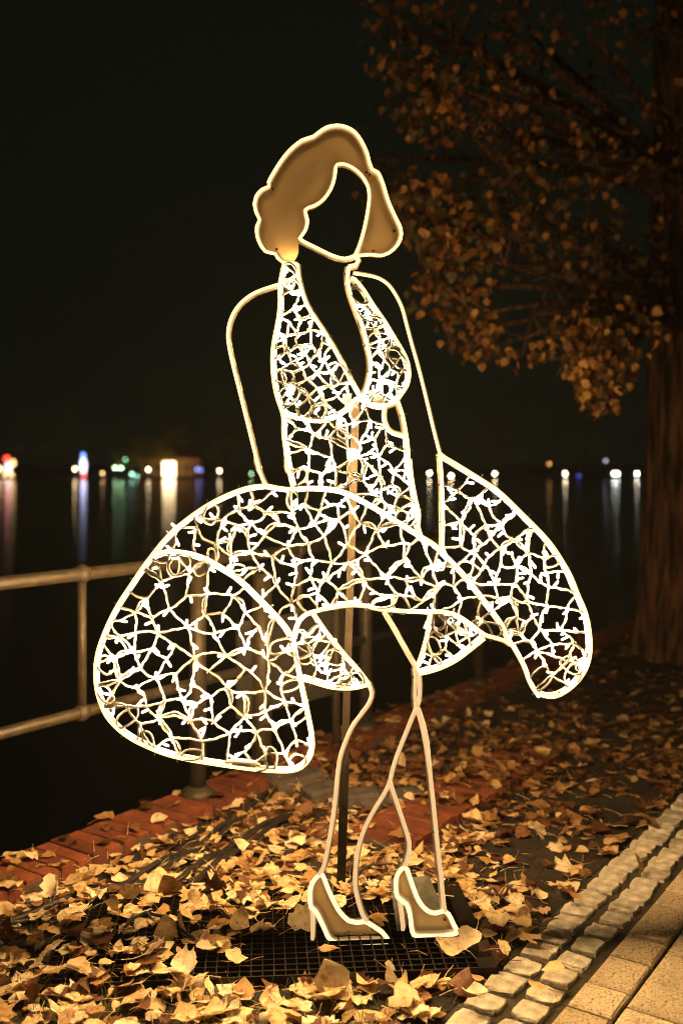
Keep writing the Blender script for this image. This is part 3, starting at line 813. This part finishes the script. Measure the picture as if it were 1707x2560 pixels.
# ------------------------------------------------------------------ leaves
def leaf_geo(rg, size, curl, fold_, lobed=False):
    """ovate leaf with a pointed tip, folded and curled, and a stalk; about 30 triangles"""
    us = (0.0, 0.10, 0.27, 0.47, 0.68, 0.85, 1.0)
    kind_ = rg.choice('AABBCDD')
    ws = {'A': (.10, .36, .46, .42, .27, .11, .005), 'B': (.22, .45, .54, .50, .38, .19, .01), 'C': (.05, .18, .28, .29, .21, .10, .005), 'D': (.14, .50, .30, .52, .24, .30, .005)}[kind_]
    prof = list(zip(us, ws))
    jg = 0.10 if kind_ == 'D' else 0.045
    ax = rg.uniform(0.82, 1.12)
    v = []; f = []
    c2 = rg.uniform(-0.5, 0.5); tw = rg.uniform(-0.5, 0.5); sk = rg.uniform(-0.12, 0.12)
    for i, (u, w_) in enumerate(prof):
        w_ *= ax * rg.uniform(0.84, 1.14)
        a = curl * (u - 0.3)
        y = u - 0.4; z = (1 - math.cos(a)) / (abs(curl) + 0.3) * (1 if curl > 0 else -1) * 1.1
        for k, sx in enumerate((-1, -0.5, 0, 0.5, 1)):
            e = rg.uniform(-jg, jg) if abs(sx) == 1 else rg.uniform(-0.01, 0.01)
            zz = z + abs(sx) * w_ * fold_ + e + (c2 * abs(sx) ** 2 * w_ * w_ * 1.6) + tw * sx * w_ * (u - 0.4)
            x = sx * w_ + sk * math.sin(u * 3)
            v.append((x * size, (y + abs(sx) * 0.03 * rg.uniform(-1, 1)) * size, zz * size))
    for i in range(len(prof) - 1):
        for k in range(4): f.append((i * 5 + k, i * 5 + k + 1, (i + 1) * 5 + k + 1, (i + 1) * 5 + k))
    # stalk
    b = len(v); L = rg.uniform(0.45, 0.8); bx, bz = rg.uniform(-0.25, 0.25), rg.uniform(-0.1, 0.25)
    for (u, r_) in ((0, 0.016), (0.5, 0.012), (1, 0.013)):
        cx, cy, cz = sk * 0 + bx * u * u, -0.4 - L * u, v[2][2] / size + bz * u * u
        for k in range(3):
            an = 2.094 * k
            v.append(((cx + r_ * math.cos(an)) * size, cy * size, (cz + r_ * math.sin(an)) * size))
    for i in range(2):
        for k in range(3): f.append((b + i * 3 + k, b + i * 3 + (k + 1) % 3, b + (i + 1) * 3 + (k + 1) % 3, b + (i + 1) * 3 + k))
    return v, f
rg = random.Random(21)
VAR = []
for i in range(48):
    tint = (0.05, 0.12, 0.2, 0.28, 0.35, 0.42, 0.5, 0.58, 0.66, 0.75, 0.85, 0.95)[i % 12] + rg.uniform(-0.04, 0.04)
    curl = rg.choice((0.2, 0.4, 0.6, 0.9, 1.5, -0.4)) * rg.uniform(0.8, 1.2)
    gv, gf = leaf_geo(rg, 1.0, curl, rg.uniform(-0.08, 0.38))
    VAR.append((gv, gf, tint))
def leaf_mesh(vi):
    gv, gf, tint = VAR[vi]
    me = bpy.data.meshes.new('fallen_leaf'); me.from_pydata(gv, [], gf)
    a = me.attributes.new('tint', 'FLOAT', 'POINT'); a.data.foreach_set('value', [tint] * len(gv))
    me.polygons.foreach_set('use_smooth', [True] * len(gf)); me.materials.append(M['leaf']); me.update()
    return me
LM = [leaf_mesh(i) for i in range(len(VAR))]
gl_inv = Matrix.Rotation(-GROT, 4, 'Z')
def on_grate(p):
    q = gl_inv @ (Vector((p[0], p[1], 0)) - (FROOT + gc))
    return -GW < q.x < 0 and 0 < q.y < GD, q
leaves = []
def dens(s, t_, p):
    """share of leaf cover wanted, 0..1"""
    px, py = proj((p[0], p[1], 0.02))
    d_ = 0.72
    n_ = noise.noise(Vector((p[0] * 2.2, p[1] * 2.2, 4)))
    d_ += 0.35 * n_
    og, q = on_grate(p)
    if og:
        d_ *= 0.72 if q.x < -0.74 else (0.40 if q.x < -0.58 else 0.07)
        if q.y < 0.12 and q.x > -0.95: d_ *= 0.35
        if q.y > 0.42 and q.x < -0.1: d_ = max(d_, 0.5)
    if t_ < 0.25: d_ *= 0.16 if s < 1.3 else 0.6
    if t_ > 1.80: d_ *= 0.06
    bare = math.exp(-(((px - 1330) / 165) ** 2 + ((py - 2150) / 75) ** 2))     # bare earth by the cobbles
    d_ *= 1 - 0.93 * bare
    bare = math.exp(-(((px - 1560) / 130) ** 2 + ((py - 2010) / 80) ** 2))
    d_ *= 1 - 0.75 * bare
    s1 = to_st(p)
    if 1.0 < s1[0] < 1.42 and 0.87 < s1[1] < 1.17: d_ *= 0.2
    if p[1] > 4.6: d_ *= max(0.28, 1 - (p[1] - 4.6) * 0.35)
    return d_
rg = random.Random(99)
N_TRY = 8600
for _ in range(N_TRY):
    s = rg.triangular(-1.9, 8.0, -0.4); t_ = rg.uniform(0.0, 2.0)
    p = st(s, t_)
    if p.y < 2.45: continue
    px, py = proj((p.x, p.y, 0.02))
    if px < -120 or px > 1830 or py > 2700: continue
    if rg.random() > dens(s, t_, p): continue
    size = rg.triangular(0.030, 0.096, 0.055)
    og, q = on_grate(p)
    base = 0.048 if og else (0.068 if t_ < 0.25 else (0.05 if t_ > 1.81 else 0.018))
    if 1.0 < s < 2.5 and 0.87 < t_ < 1.17: base = 0.062
    z = base + rg.uniform(0, 0.014) + (rg.random() ** 3) * 0.014
    tl = abs(rg.gauss(0, 0.15)); 
    if rg.random() < 0.07 and t_ > 0.3: tl = rg.uniform(0.6, 1.25); z += size * 0.22
    az = rg.uniform(0, 6.283)
    rot = Matrix.Rotation(rg.uniform(0, 6.283), 4, 'Z') @ Matrix.Rotation(tl, 4, 'X') @ Matrix.Rotation(rg.gauss(0, 0.22), 4, 'Y') @ Matrix.Rotation(az, 4, 'Z')
    if rg.random() < 0.35: rot = rot @ Matrix.Rotation(math.pi, 4, 'X')
    vi = rg.randrange(len(VAR))
    far_share = max(0.0, min(1.0, (p.y - 3.7) / 0.9 + (0.4 if px > 1150 else 0)))  # browner leaves to the back and right; darker tints also paint in light falloff
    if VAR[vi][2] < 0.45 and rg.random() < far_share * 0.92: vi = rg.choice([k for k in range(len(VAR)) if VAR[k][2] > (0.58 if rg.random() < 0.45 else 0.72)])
    if 690 < px < 1170 and abs(p.y - SY - p.x * math.tan(FA)) < 0.085: continue
    mtx = Matrix.Translation((p.x, p.y, z)) @ rot @ Matrix.Scale(size, 4)
    pj = proj((p.x, p.y, z))
    vis = 20 < pj[0] < 1690 and pj[1] < 2545
    leaves.append((size / p.y if vis else 0.0, mtx, vi, p, s, t_, og, q))
# a few placed leaves that catch the eye in the photograph
for (px, py, size, vi, tl, az) in ((825, 2478, 0.098, 1, 1.25, 0.3), (760, 2330, 0.095, 25, 1.2, 2.0), (1130, 2405, 0.09, 14, 0.7, 1.2), (1178, 2390, 0.085, 26, 0.6, 2.6), (468, 2455, 0.085, 12, 0.5, 0.1), (125, 2235, 0.08, 0, 0.9, 0.2), (395, 2240, 0.08, 2, 0.9, 0.0), (1010, 2510, 0.085, 3, 0.5, 2.2)):
    p = ground(px, py, 0.03)
    og, q = on_grate(p)
    mtx = Matrix.Translation((p.x, p.y, (0.055 if og else 0.03) + size * 0.3)) @ Matrix.Rotation(tl, 4, 'X') @ Matrix.Rotation(az, 4, 'Z') @ Matrix.Scale(size, 4)
    s, t_ = to_st(p); leaves.append((1.0, mtx, vi, p, s, t_, og, q))
leaves.sort(key=lambda l: -l[0])
ZONES = {'kerb': 'on the brick kerb', 'grate': 'on the black metal base', 'sett': 'on the cobbles', 'front': 'in front of the metal base',
         'back': 'behind the metal base', 'left': 'left of the metal base', 'right': 'between metal base and cobbles'}
def zone(p, t_, og, q):
    if og: return 'grate'
    if t_ < 0.25: return 'kerb'
    if t_ > 1.80: return 'sett'
    if q.y <= 0: return 'front'
    if q.x >= 0: return 'right'
    if q.x <= -GW: return 'left'
    return 'back'
rest = MB()
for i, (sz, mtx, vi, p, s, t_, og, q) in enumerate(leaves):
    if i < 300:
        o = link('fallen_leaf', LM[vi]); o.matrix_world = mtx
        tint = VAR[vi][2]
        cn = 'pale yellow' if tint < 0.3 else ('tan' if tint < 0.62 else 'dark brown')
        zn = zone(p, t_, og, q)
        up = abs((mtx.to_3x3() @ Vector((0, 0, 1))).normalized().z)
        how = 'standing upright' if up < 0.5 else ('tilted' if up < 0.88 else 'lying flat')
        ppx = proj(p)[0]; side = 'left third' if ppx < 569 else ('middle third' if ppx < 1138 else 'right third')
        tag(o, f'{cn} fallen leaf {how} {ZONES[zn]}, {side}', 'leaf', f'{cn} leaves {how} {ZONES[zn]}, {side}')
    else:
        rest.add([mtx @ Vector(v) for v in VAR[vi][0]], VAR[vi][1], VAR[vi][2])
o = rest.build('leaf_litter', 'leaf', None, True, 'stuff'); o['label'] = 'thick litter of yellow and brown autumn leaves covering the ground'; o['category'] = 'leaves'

# grass and stray stalks
rg = random.Random(17); mb = MB()
for _ in range(2600):
    px, py = rg.uniform(-60, 1000), rg.uniform(2380, 2640)
    if rg.random() < 0.25: px, py = rg.uniform(-40, 420), rg.uniform(2250, 2420)
    p = ground(px, py, 0.01)
    if on_grate(p)[0] or to_st(p)[1] < 0.3: continue
    if noise.noise(Vector((p.x * 5, p.y * 5, 9))) < -0.1: continue
    h = rg.uniform(0.015, 0.05); an = rg.uniform(0, 6.283); ln = rg.uniform(0.2, 1.3) * h
    w_ = 0.0011; dx, dy = math.cos(an), math.sin(an)
    mb.add([p + Vector((-dy * w_, dx * w_, 0)), p + Vector((dy * w_, -dx * w_, 0)), p + Vector((dx * ln * .4 + dy * w_ * .8, dy * ln * .4 - dx * w_ * .8, h * .65)), p + Vector((dx * ln * .4 - dy * w_ * .8, dy * ln * .4 + dx * w_ * .8, h * .65)), p + Vector((dx * ln, dy * ln, h))],
           [(0, 1, 2, 3), (3, 2, 4)])
o = mb.build('grass', 'grass', None, False, 'stuff'); o['label'] = 'short sparse grass between the leaves at the front'; o['category'] = 'grass'
mb = MB()
for _ in range(420):
    s, t_ = rg.triangular(-1.6, 3.5, -0.3), rg.uniform(0.2, 1.85); p = st(s, t_)
    if p.y < 2.5: continue
    z = 0.03 + rg.uniform(0, 0.03); an = rg.uniform(0, 6.283); L = rg.uniform(0.03, 0.075)
    a = Vector((p.x, p.y, z + .012)); b = a + Vector((math.cos(an) * L, math.sin(an) * L, rg.uniform(-0.01, 0.03)))
    mb.tube([a, (a + b) / 2 + Vector((0, 0, rg.uniform(0, 0.008))), b], [0.0014, 0.0009, 0.0008], 4)
    mb.t += [rg.choice((0.1, 0.3, 0.6))] * (12)
o = mb.build('leaf_stalks', 'leaf', None, True, 'stuff'); o['label'] = 'loose thin leaf stalks strewn over the leaf litter'; o['category'] = 'stalks'

# ------------------------------------------------------------------ tree on the right
tb = Vector((2.78, 7.9, 0.0))
tree = thing('autumn_tree', 'big autumn tree with furrowed trunk and orange leaves at the right', 'tree', tb)
mb = MB(); NA, NZ = 96, 70; H = 7.5
for i in range(NZ + 1):
    z = -0.1 + (H + 0.1) * i / NZ
    r0 = 0.40 * (1 - 0.055 * z) + 0.10 * math.exp(-max(z, 0) * 2.2)
    for k in range(NA):
        an = 2 * math.pi * k / NA
        rid = abs(noise.noise(Vector((math.cos(an) * 4.2, math.sin(an) * 4.2, z * 0.55)))) * 1.4
        rid += 0.5 * abs(noise.noise(Vector((math.cos(an) * 9, math.sin(an) * 9, z * 1.2 + 7))))
        r_ = r0 * (1 - 0.24 * (1 - min(1, rid * 2.4)))
        mb.v.append((r_ * math.cos(an), r_ * math.sin(an), z))
for i in range(NZ):
    for k in range(NA):
        l = (k + 1) % NA
        mb.f.append((i * NA + k, i * NA + l, (i + 1) * NA + l, (i + 1) * NA + k))
mb.build('trunk', 'bark', tree, True)
clumps = [(c0, c1, c2 + 0.9, c3 * 1.18, c4) for c0, c1, c2, c3, c4 in [(980, 60, 5.4, .26, 70), (1060, 40, 5.2, .3, 90), (1130, 110, 5.0, .32, 130), (1220, 60, 5.2, .36, 120), (1330, 90, 5.6, .4, 110), (1470, 80, 6, .45, 110), (1610, 90, 6.2, .45, 110),
          (1010, 170, 5.0, .22, 80), (1060, 230, 4.9, .24, 130), (1130, 220, 4.8, .26, 140), (1220, 210, 5, .3, 130), (1340, 240, 5.5, .36, 110), (1480, 230, 5.6, .4, 110), (1630, 260, 6, .4, 100),
          (1110, 300, 4.9, .2, 90), (1180, 340, 5.0, .26, 110), (1270, 370, 5.2, .3, 110), (1390, 390, 5.5, .36, 110), (1530, 400, 5.8, .4, 110), (1660, 430, 6, .36, 90),
          (940, 400, 6.4, .22, 40), (960, 480, 6.0, .22, 60), (1010, 520, 4.8, .2, 130), (1070, 540, 4.7, .22, 170), (1140, 540, 4.8, .24, 150), (1230, 500, 5.1, .28, 120), (1340, 540, 5.4, .34, 110), (1470, 560, 5.6, .36, 110), (1610, 590, 6, .4, 90),
          (1020, 590, 4.9, .18, 80), (1090, 640, 4.7, .22, 160), (1170, 660, 4.8, .24, 150), (1260, 660, 5, .28, 130), (1370, 690, 5.3, .3, 120), (1490, 710, 5.5, .32, 100), (1590, 740, 5.8, .3, 70),
          (1080, 720, 5, .18, 70), (1150, 760, 5.1, .2, 80), (1230, 780, 5.0, .24, 130), (1330, 790, 5.1, .26, 140), (1170, 830, 5.2, .15, 60), (1230, 845, 5.2, .16, 80), (1310, 845, 5.1, .18, 90),
          (1400, 830, 4.7, .2, 150), (1460, 860, 4.6, .18, 150), (1420, 890, 4.6, .15, 100), (1480, 930, 4.7, .15, 100), (1500, 980, 4.7, .11, 60), (1530, 900, 4.8, .16, 90), (1570, 830, 5.0, .2, 90)]]
rg = random.Random(31)
TV = []
for i in range(10):
    TV.append(leaf_geo(rg, 1.0, rg.uniform(0.2, 1.2), rg.uniform(0, 0.4)))
# reduce to a light leaf: 4 stations, three across
def light_leaf(rg):
    prof = [(0, 0.06), (0.2, 0.45), (0.55, 0.38), (1.0, 0.01)]
    c_ = rg.uniform(0.2, 1.2); fo = rg.uniform(0, 0.4); v = []; f = []
    for u, w_ in prof:
        z = -c_ * u * u * 0.35
        for sx in (-1, 0, 1): v.append((sx * w_ * rg.uniform(.85, 1.15), u, z + abs(sx) * w_ * fo))
    for i in range(3):
        for k in range(2): f.append((i * 3 + k, i * 3 + k + 1, (i + 1) * 3 + k + 1, (i + 1) * 3 + k))
    return v, f
TV = [light_leaf(rg) for _ in range(12)]
def tleaf_mesh(i, tint):
    me = bpy.data.meshes.new('leaf'); me.from_pydata(TV[i][0], [], TV[i][1])
    a = me.attributes.new('tint', 'FLOAT', 'POINT'); a.data.foreach_set('value', [tint] * len(TV[i][0]))
    me.materials.append(M['tree_leaf']); me.update(); return me
TLM = [tleaf_mesh(i, min(1, (i % 6) / 6.0 + 0.1)) for i in range(12)]
crown = MB(); big = []
limbs = MB()
fork = [Vector((2.78, 7.9, 2.6)) - tb, Vector((2.78, 7.9, 3.6)) - tb, Vector((2.78, 7.9, 4.8)) - tb]
for ci, (px, py, Y, rad, n) in enumerate(clumps):
    c = at(px, py, Y) - tb
    root = min(fork, key=lambda f_: abs(f_.z - (c.z - 0.35)))
    if ci % 2 == 0 or rad > 0.3:
        P = []; k1 = root + (c - root) * 0.45 + Vector((rg.uniform(-.2, .2), rg.uniform(-.2, .2), 0.25))
        for k in range(9):
            u = k / 8; P.append(root * (1 - u) ** 2 + k1 * 2 * u * (1 - u) + c * u * u)
        limbs.tube(P, [0.055 * (1 - 0.9 * k / 8) + 0.004 for k in range(9)], 6)
    for _ in range(4):
        d_ = Vector((rg.gauss(0, 1), rg.gauss(0, 1), rg.gauss(-0.2, 0.8))).normalized() * rad
        limbs.tube([c - (c - root).normalized() * rad * 0.8, c, c + d_], [0.008, 0.006, 0.002], 4)
    for _ in range(int(n * 0.95)):
        while True:
            d_ = Vector((rg.uniform(-1, 1), rg.uniform(-1.3, 1.3), rg.uniform(-1, 1)))
            if d_.length < 1: break
        q = c + d_ * rad * rg.uniform(0.7, 1.15)
        s_ = rg.triangular(0.035, 0.075, 0.052)
        rot = Matrix.Rotation(rg.uniform(0, 6.283), 4, 'Z') @ Matrix.Rotation(rg.gauss(-1.0, 0.55), 4, 'X') @ Matrix.Rotation(rg.gauss(0, 0.5), 4, 'Y')
        vi = rg.randrange(12); tint = min(1, max(0, (vi % 6) / 6.0 + (0.22 if py < 780 else -0.06)))  # darker tint in upper crown paints the fade of light; lower leaves more golden
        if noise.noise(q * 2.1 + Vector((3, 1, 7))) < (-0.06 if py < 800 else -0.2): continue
        mtx = Matrix.Translation(q) @ rot @ Matrix.Scale(s_, 4)
        if Y < 5.9 and len(big) < 260 and rg.random() < 0.14: big.append((mtx, vi))
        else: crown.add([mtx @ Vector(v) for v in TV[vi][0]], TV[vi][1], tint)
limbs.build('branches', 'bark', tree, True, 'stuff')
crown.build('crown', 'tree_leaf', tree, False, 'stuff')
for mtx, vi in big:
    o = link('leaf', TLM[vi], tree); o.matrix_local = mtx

# ------------------------------------------------------------------ far bank
FD = 203.0
def far(px, py, D=FD): return at(px, py, D)
mb = MB()
xs = [-150 + 300 * i / 60 for i in range(61)]
for x in xs:
    h = WATER_Z + 0.35 + 0.25 * noise.noise(Vector((x * .05, 0, 3)))
    mb.v += [(x, FD - 1.0, WATER_Z - 0.3), (x, FD - 0.4, WATER_Z + 0.45), (x, FD + 12, h + .3), (x, FD + 160, h + 3)]
for i in range(60):
    for k in range(3):
        a = i * 4 + k; mb.f.append((a, a + 4, a + 5, a + 1))
mb.build('far_bank', 'far_earth', None, True, 'structure')
BANKZ = WATER_Z + 0.45
lamps = [(188, 1172, 1.0, (1, .70, .36), 62, 'small warm globe lamp beside the blue and white light figure across the lake'),
         (371, 1174, .95, (1, .74, .40), 62, 'small warm globe lamp just left of the bright light gate across the lake'),
         (549, 1177, .95, (1, .72, .40), 60, 'warm globe lamp across the lake under the left arm of the figure'),
         (1073, 1183, 1.0, (1, .78, .48), 66, 'warm globe lamp across the lake between the right arm and waist'),
         (1127, 1190, 1.2, (1, .72, .35), 90, 'warm globe lamp across the lake shining through the top of the right skirt lobe'),
         (1236, 1184, 1.0, (1, .78, .45), 66, 'warm globe lamp across the lake just right of the skirt edge'),
         (1334, 1198, 1.25, (1, .74, .38), 70, 'largest warm globe lamp across the lake, low over the water'),
         (1412, 1184, 1.05, (1, .80, .50), 72, 'warm globe lamp across the lake between two dim blue lights'),
         (1534, 1184, 1.0, (.95, 1, .88), 66, 'cool white globe lamp across the lake, left of a touching pair'),
         (1543, 1184, 1.0, (.90, 1, .92), 60, 'cool white globe lamp across the lake, right of a touching pair'),
         (1591, 1184, 1.0, (1, .93, .72), 66, 'white globe lamp across the lake nearest the tree trunk'),
         (1372, 1160, .7, (.8, .36, .08), 26, 'dim orange lamp high above the far bank'),
         (1513, 1152, .7, (.5, .42, .62), 22, 'dim violet lamp high above the far bank near the trunk'),
         (628, 1184, .8, (.30, .55, .28), 30, 'dim green lamp across the lake left of the waist'),
         (288, 1170, .9, (.55, .95, .50), 46, 'pale green lamp across the lake, left of a touching pair'),
         (303, 1170, .9, (.50, .95, .50), 46, 'pale green lamp across the lake, right of a touching pair'),
         (314, 1149, .8, (.22, .6, .36), 22, 'dim green lamp above the pair of pale green ones'),
         (330, 1185, .8, (.45, .95, .65), 34, 'bluish green lamp low on the far bank, left one of two'),
         (343, 1191, .8, (.45, .95, .72), 34, 'bluish green lamp low on the far bank, right one of two'),
         (257, 1183, .85, (.9, .5, .2), 30, 'dim orange lamp between the blue figure and the green lamps'),
         (493, 1173, .8, (.22, .30, .85), 24, 'dim blue lamp across the lake right of the light gate, left of a pair'),
         (503, 1175, .7, (.22, .30, .85), 20, 'dim blue lamp across the lake right of the light gate, right of a pair'),
         (1446, 1190, .6, (.10, .13, .75), 16, 'dim blue lamp across the lake right of a warm one'),
         (1372, 1196, .6, (.22, .28, .60), 16, 'dim blue lamp across the lake just above the waterline')]
emn = 0
for (px, py, k, c, L, lab) in lamps:
    P = far(px, py, FD + 1.5)
    t_ = thing('globe_lamp', lab, 'lamp', (P.x, P.y, BANKZ), 'lamps on the far bank')
    z = P.z - BANKZ
    mb = MB(); mb.tube([(0, 0, -0.2), (0, 0, 0.15), (0, 0, 0.2), (0, 0, max(z - 0.2 * k, 0.25))], [0.09, 0.09, 0.045, 0.04], 8); mb.build('lamp_post', 'far_pole', t_, True)
    emn += 1; emis(f'lamp_glow_{emn}', c, L * 0.65)
    mb = MB(); ball(mb, (0, 0, z), 0.21 * k, 10, 7); mb.build('lamp_globe', f'lamp_glow_{emn}', t_, True)
# light gate in front of a house
P = far(423, 1173, FD + 2)
gate = thing('light_gate', 'bright white glowing light gate in front of the house across the lake', 'light display', (P.x, P.y, BANKZ))
emis('gate_glow', (1, .70, .36), 8.0)
gw, gh = 1.12, P.z - BANKZ + 1.3
mb = MB(); mb.box(-gw, gw, 0.18, 0.3, 0.02, gh); mb.build('back_panel', 'gate_glow', gate)
for x in (-gw - 0.05, -0.4, 0.4, gw + 0.05):
    mb = MB(); mb.box(x - .1, x + .1, -0.1, 0.16, 0, gh + 0.08); mb.build('upright', 'gate_glow', gate)
for z in (gh + 0.09, gh * .5):
    mb = MB(); mb.box(-gw - .16, gw + .16, -0.12, -0.105, z, z + 0.16); mb.build('cross_piece', 'gate_glow', gate)
hx0, hx1 = far(350, 0, FD + 8).x, far(500, 0, FD + 8).x
house = thing('lakeside_house', 'low orange walled house with a dark roof across the lake', 'house', ((hx0 + hx1) / 2, FD + 8, BANKZ))
hw = (hx1 - hx0) / 2
mb = MB(); mb.box(-hw, hw, 0, 7, -0.2, 3.9); mb.build('wall', 'far_wall', house)
mb = MB(); mb.add([(-hw - .5, -.6, 3.85), (hw + .5, -.6, 3.85), (hw + .5, 7.6, 3.85), (-hw - .5, 7.6, 3.85), (-hw + 2, 3.5, 6.4), (hw - 2, 3.5, 6.4)], [(0, 1, 5, 4), (1, 2, 5), (2, 3, 4, 5), (3, 0, 4), (0, 3, 2, 1)]); mb.build('roof', 'far_roof', house)
for x in (-4.6, -2.6, 1.6, 3.6, 5.2):
    mb = MB(); mb.box(x - .5, x + .5, -0.05, -0.003, 1.0, 2.5); mb.build('window', 'shutter', house)
# coloured light figures
def light_figure(px, py, lab, parts):
    P = far(px, py, FD + 1.5)
    t_ = thing('light_figure', lab, 'light display', (P.x, P.y, BANKZ), 'coloured light figures across the lake')
    for i, (nm, dx, y0, y1, r_, c, L) in enumerate(parts):
        global emn
        emn += 1; emis(f'figure_glow_{emn}', c, L * 0.8)
        z0, z1 = far(px, y0, FD + 1.5).z - BANKZ, far(px, y1, FD + 1.5).z - BANKZ
        x = dx * FD / FP; n = 6
        mb = MB(); mb.tube([(x, 0, z0 + (z1 - z0) * k / n) for k in range(n + 1)], [r_ * (0.55 + 0.45 * math.sin(math.pi * (k + 0.6) / (n + 1.2))) for k in range(n + 1)], 9)
        mb.build(nm, f'figure_glow_{emn}', t_, True)
    mb = MB(); mb.tube([(0, .2, 0), (0, .2, 1.5)], 0.06, 6); mb.build('mast', 'far_pole', t_)
light_figure(208, 1168, 'tall light figure with blue head, white body and red foot across the lake',
             [('head', 1, 1145, 1133, .34, (.16, .32, 1.0), 7), ('body', 1, 1182, 1147, .62, (.75, .76, 1.0), 5), ('foot', 2, 1192, 1184, .5, (1, .07, .02), 6)])
light_figure(22, 1168, 'light figure with red cap and white body at the left edge across the lake',
             [('cap', -4, 1155, 1140, .55, (1, .05, .02), 6), ('body', 0, 1182, 1157, .7, (.85, .85, .9), 3.2), ('arm', 12, 1165, 1150, .45, (1, .55, .16), 6), ('leg', -8, 1193, 1182, .4, (1, .55, .2), 5), ('leg', 8, 1193, 1182, .4, (1, .55, .2), 5)])
light_figure(-2, 1172, 'small warm glow cut by the left edge across the lake', [('body', 0, 1178, 1166, .5, (1, .7, .35), 8)])

# far trees
def far_tree(px, D, h, w_, lab, seed, n=900):
    rg = random.Random(seed); x = (px - CX) / FP * D
    t_ = thing('bank_tree', lab, 'tree', (x, D, BANKZ), 'trees on the far bank')
    mb = MB(); mb.tube([(0, 0, -0.3), (.1, 0, h * .3), (0, .1, h * .75)], [.35, .26, .08], 8); mb.build('trunk', 'bark', t_, True)
    mb = MB(); cl = [Vector((rg.gauss(0, w_ * .35), rg.gauss(0, w_ * .3), h * rg.uniform(.35, 1))) for _ in range(16)]
    for _ in range(n):
        c = rg.choice(cl); d_ = Vector((rg.gauss(0, 1), rg.gauss(0, 1), rg.gauss(0, .8))) * w_ * .14
        s_ = rg.uniform(.12, .3)
        a = Vector((rg.gauss(0, 1), rg.gauss(0, 1), rg.gauss(0, 1))).normalized() * s_; b = a.orthogonal().normalized() * s_ * .7
        q = c + d_; mb.add([q - a, q + b, q + a, q - b], [(0, 1, 2, 3)], rg.random())
    mb.build('crown', 'far_leaf', t_, False, 'stuff')
far_tree(415, FD + 5.5, 11.5, 5.5, 'lit yellowish tree above the light gate across the lake', 1, 1300)
far_tree(365, FD + 6, 8, 5, 'dim tree left of the lit one above the house across the lake', 2)
far_tree(315, FD + 4, 5.0, 3.6, 'small tree behind the green lamps across the lake', 3)
far_tree(560, FD + 9, 12, 8, 'dark tree right of the house across the lake', 4)
far_tree(120, FD + 12, 14, 10, 'dark tree between the two coloured light figures across the lake', 5)
far_tree(1250, FD + 12, 13, 9, 'dark tree behind the lamps right of the skirt across the lake', 6)
far_tree(1460, FD + 12, 14, 10, 'dark tree behind the lamps near the big trunk across the lake', 7)

# ------------------------------------------------------------------ thin haze volume, added for a veil of glow round the figure
m = bpy.data.materials.new('glow_haze'); m.use_nodes = True; t = m.node_tree
t.nodes.remove(t.nodes['Principled BSDF'])
pv = t.nodes.new('ShaderNodeVolumePrincipled'); pv.inputs['Color'].default_value = (0.95, 0.95, 0.95, 1)
pv.inputs['Density'].default_value = 0.0008; pv.inputs['Anisotropy'].default_value = 0.2
t.links.new(pv.outputs[0], t.nodes['Material Output'].inputs['Volume']); M['glow_haze'] = m
mb = MB(); mb.box(-262, 262, -70, 380, -2.6, 24); hz = mb.build('haze', 'glow_haze', None, False, 'stuff')
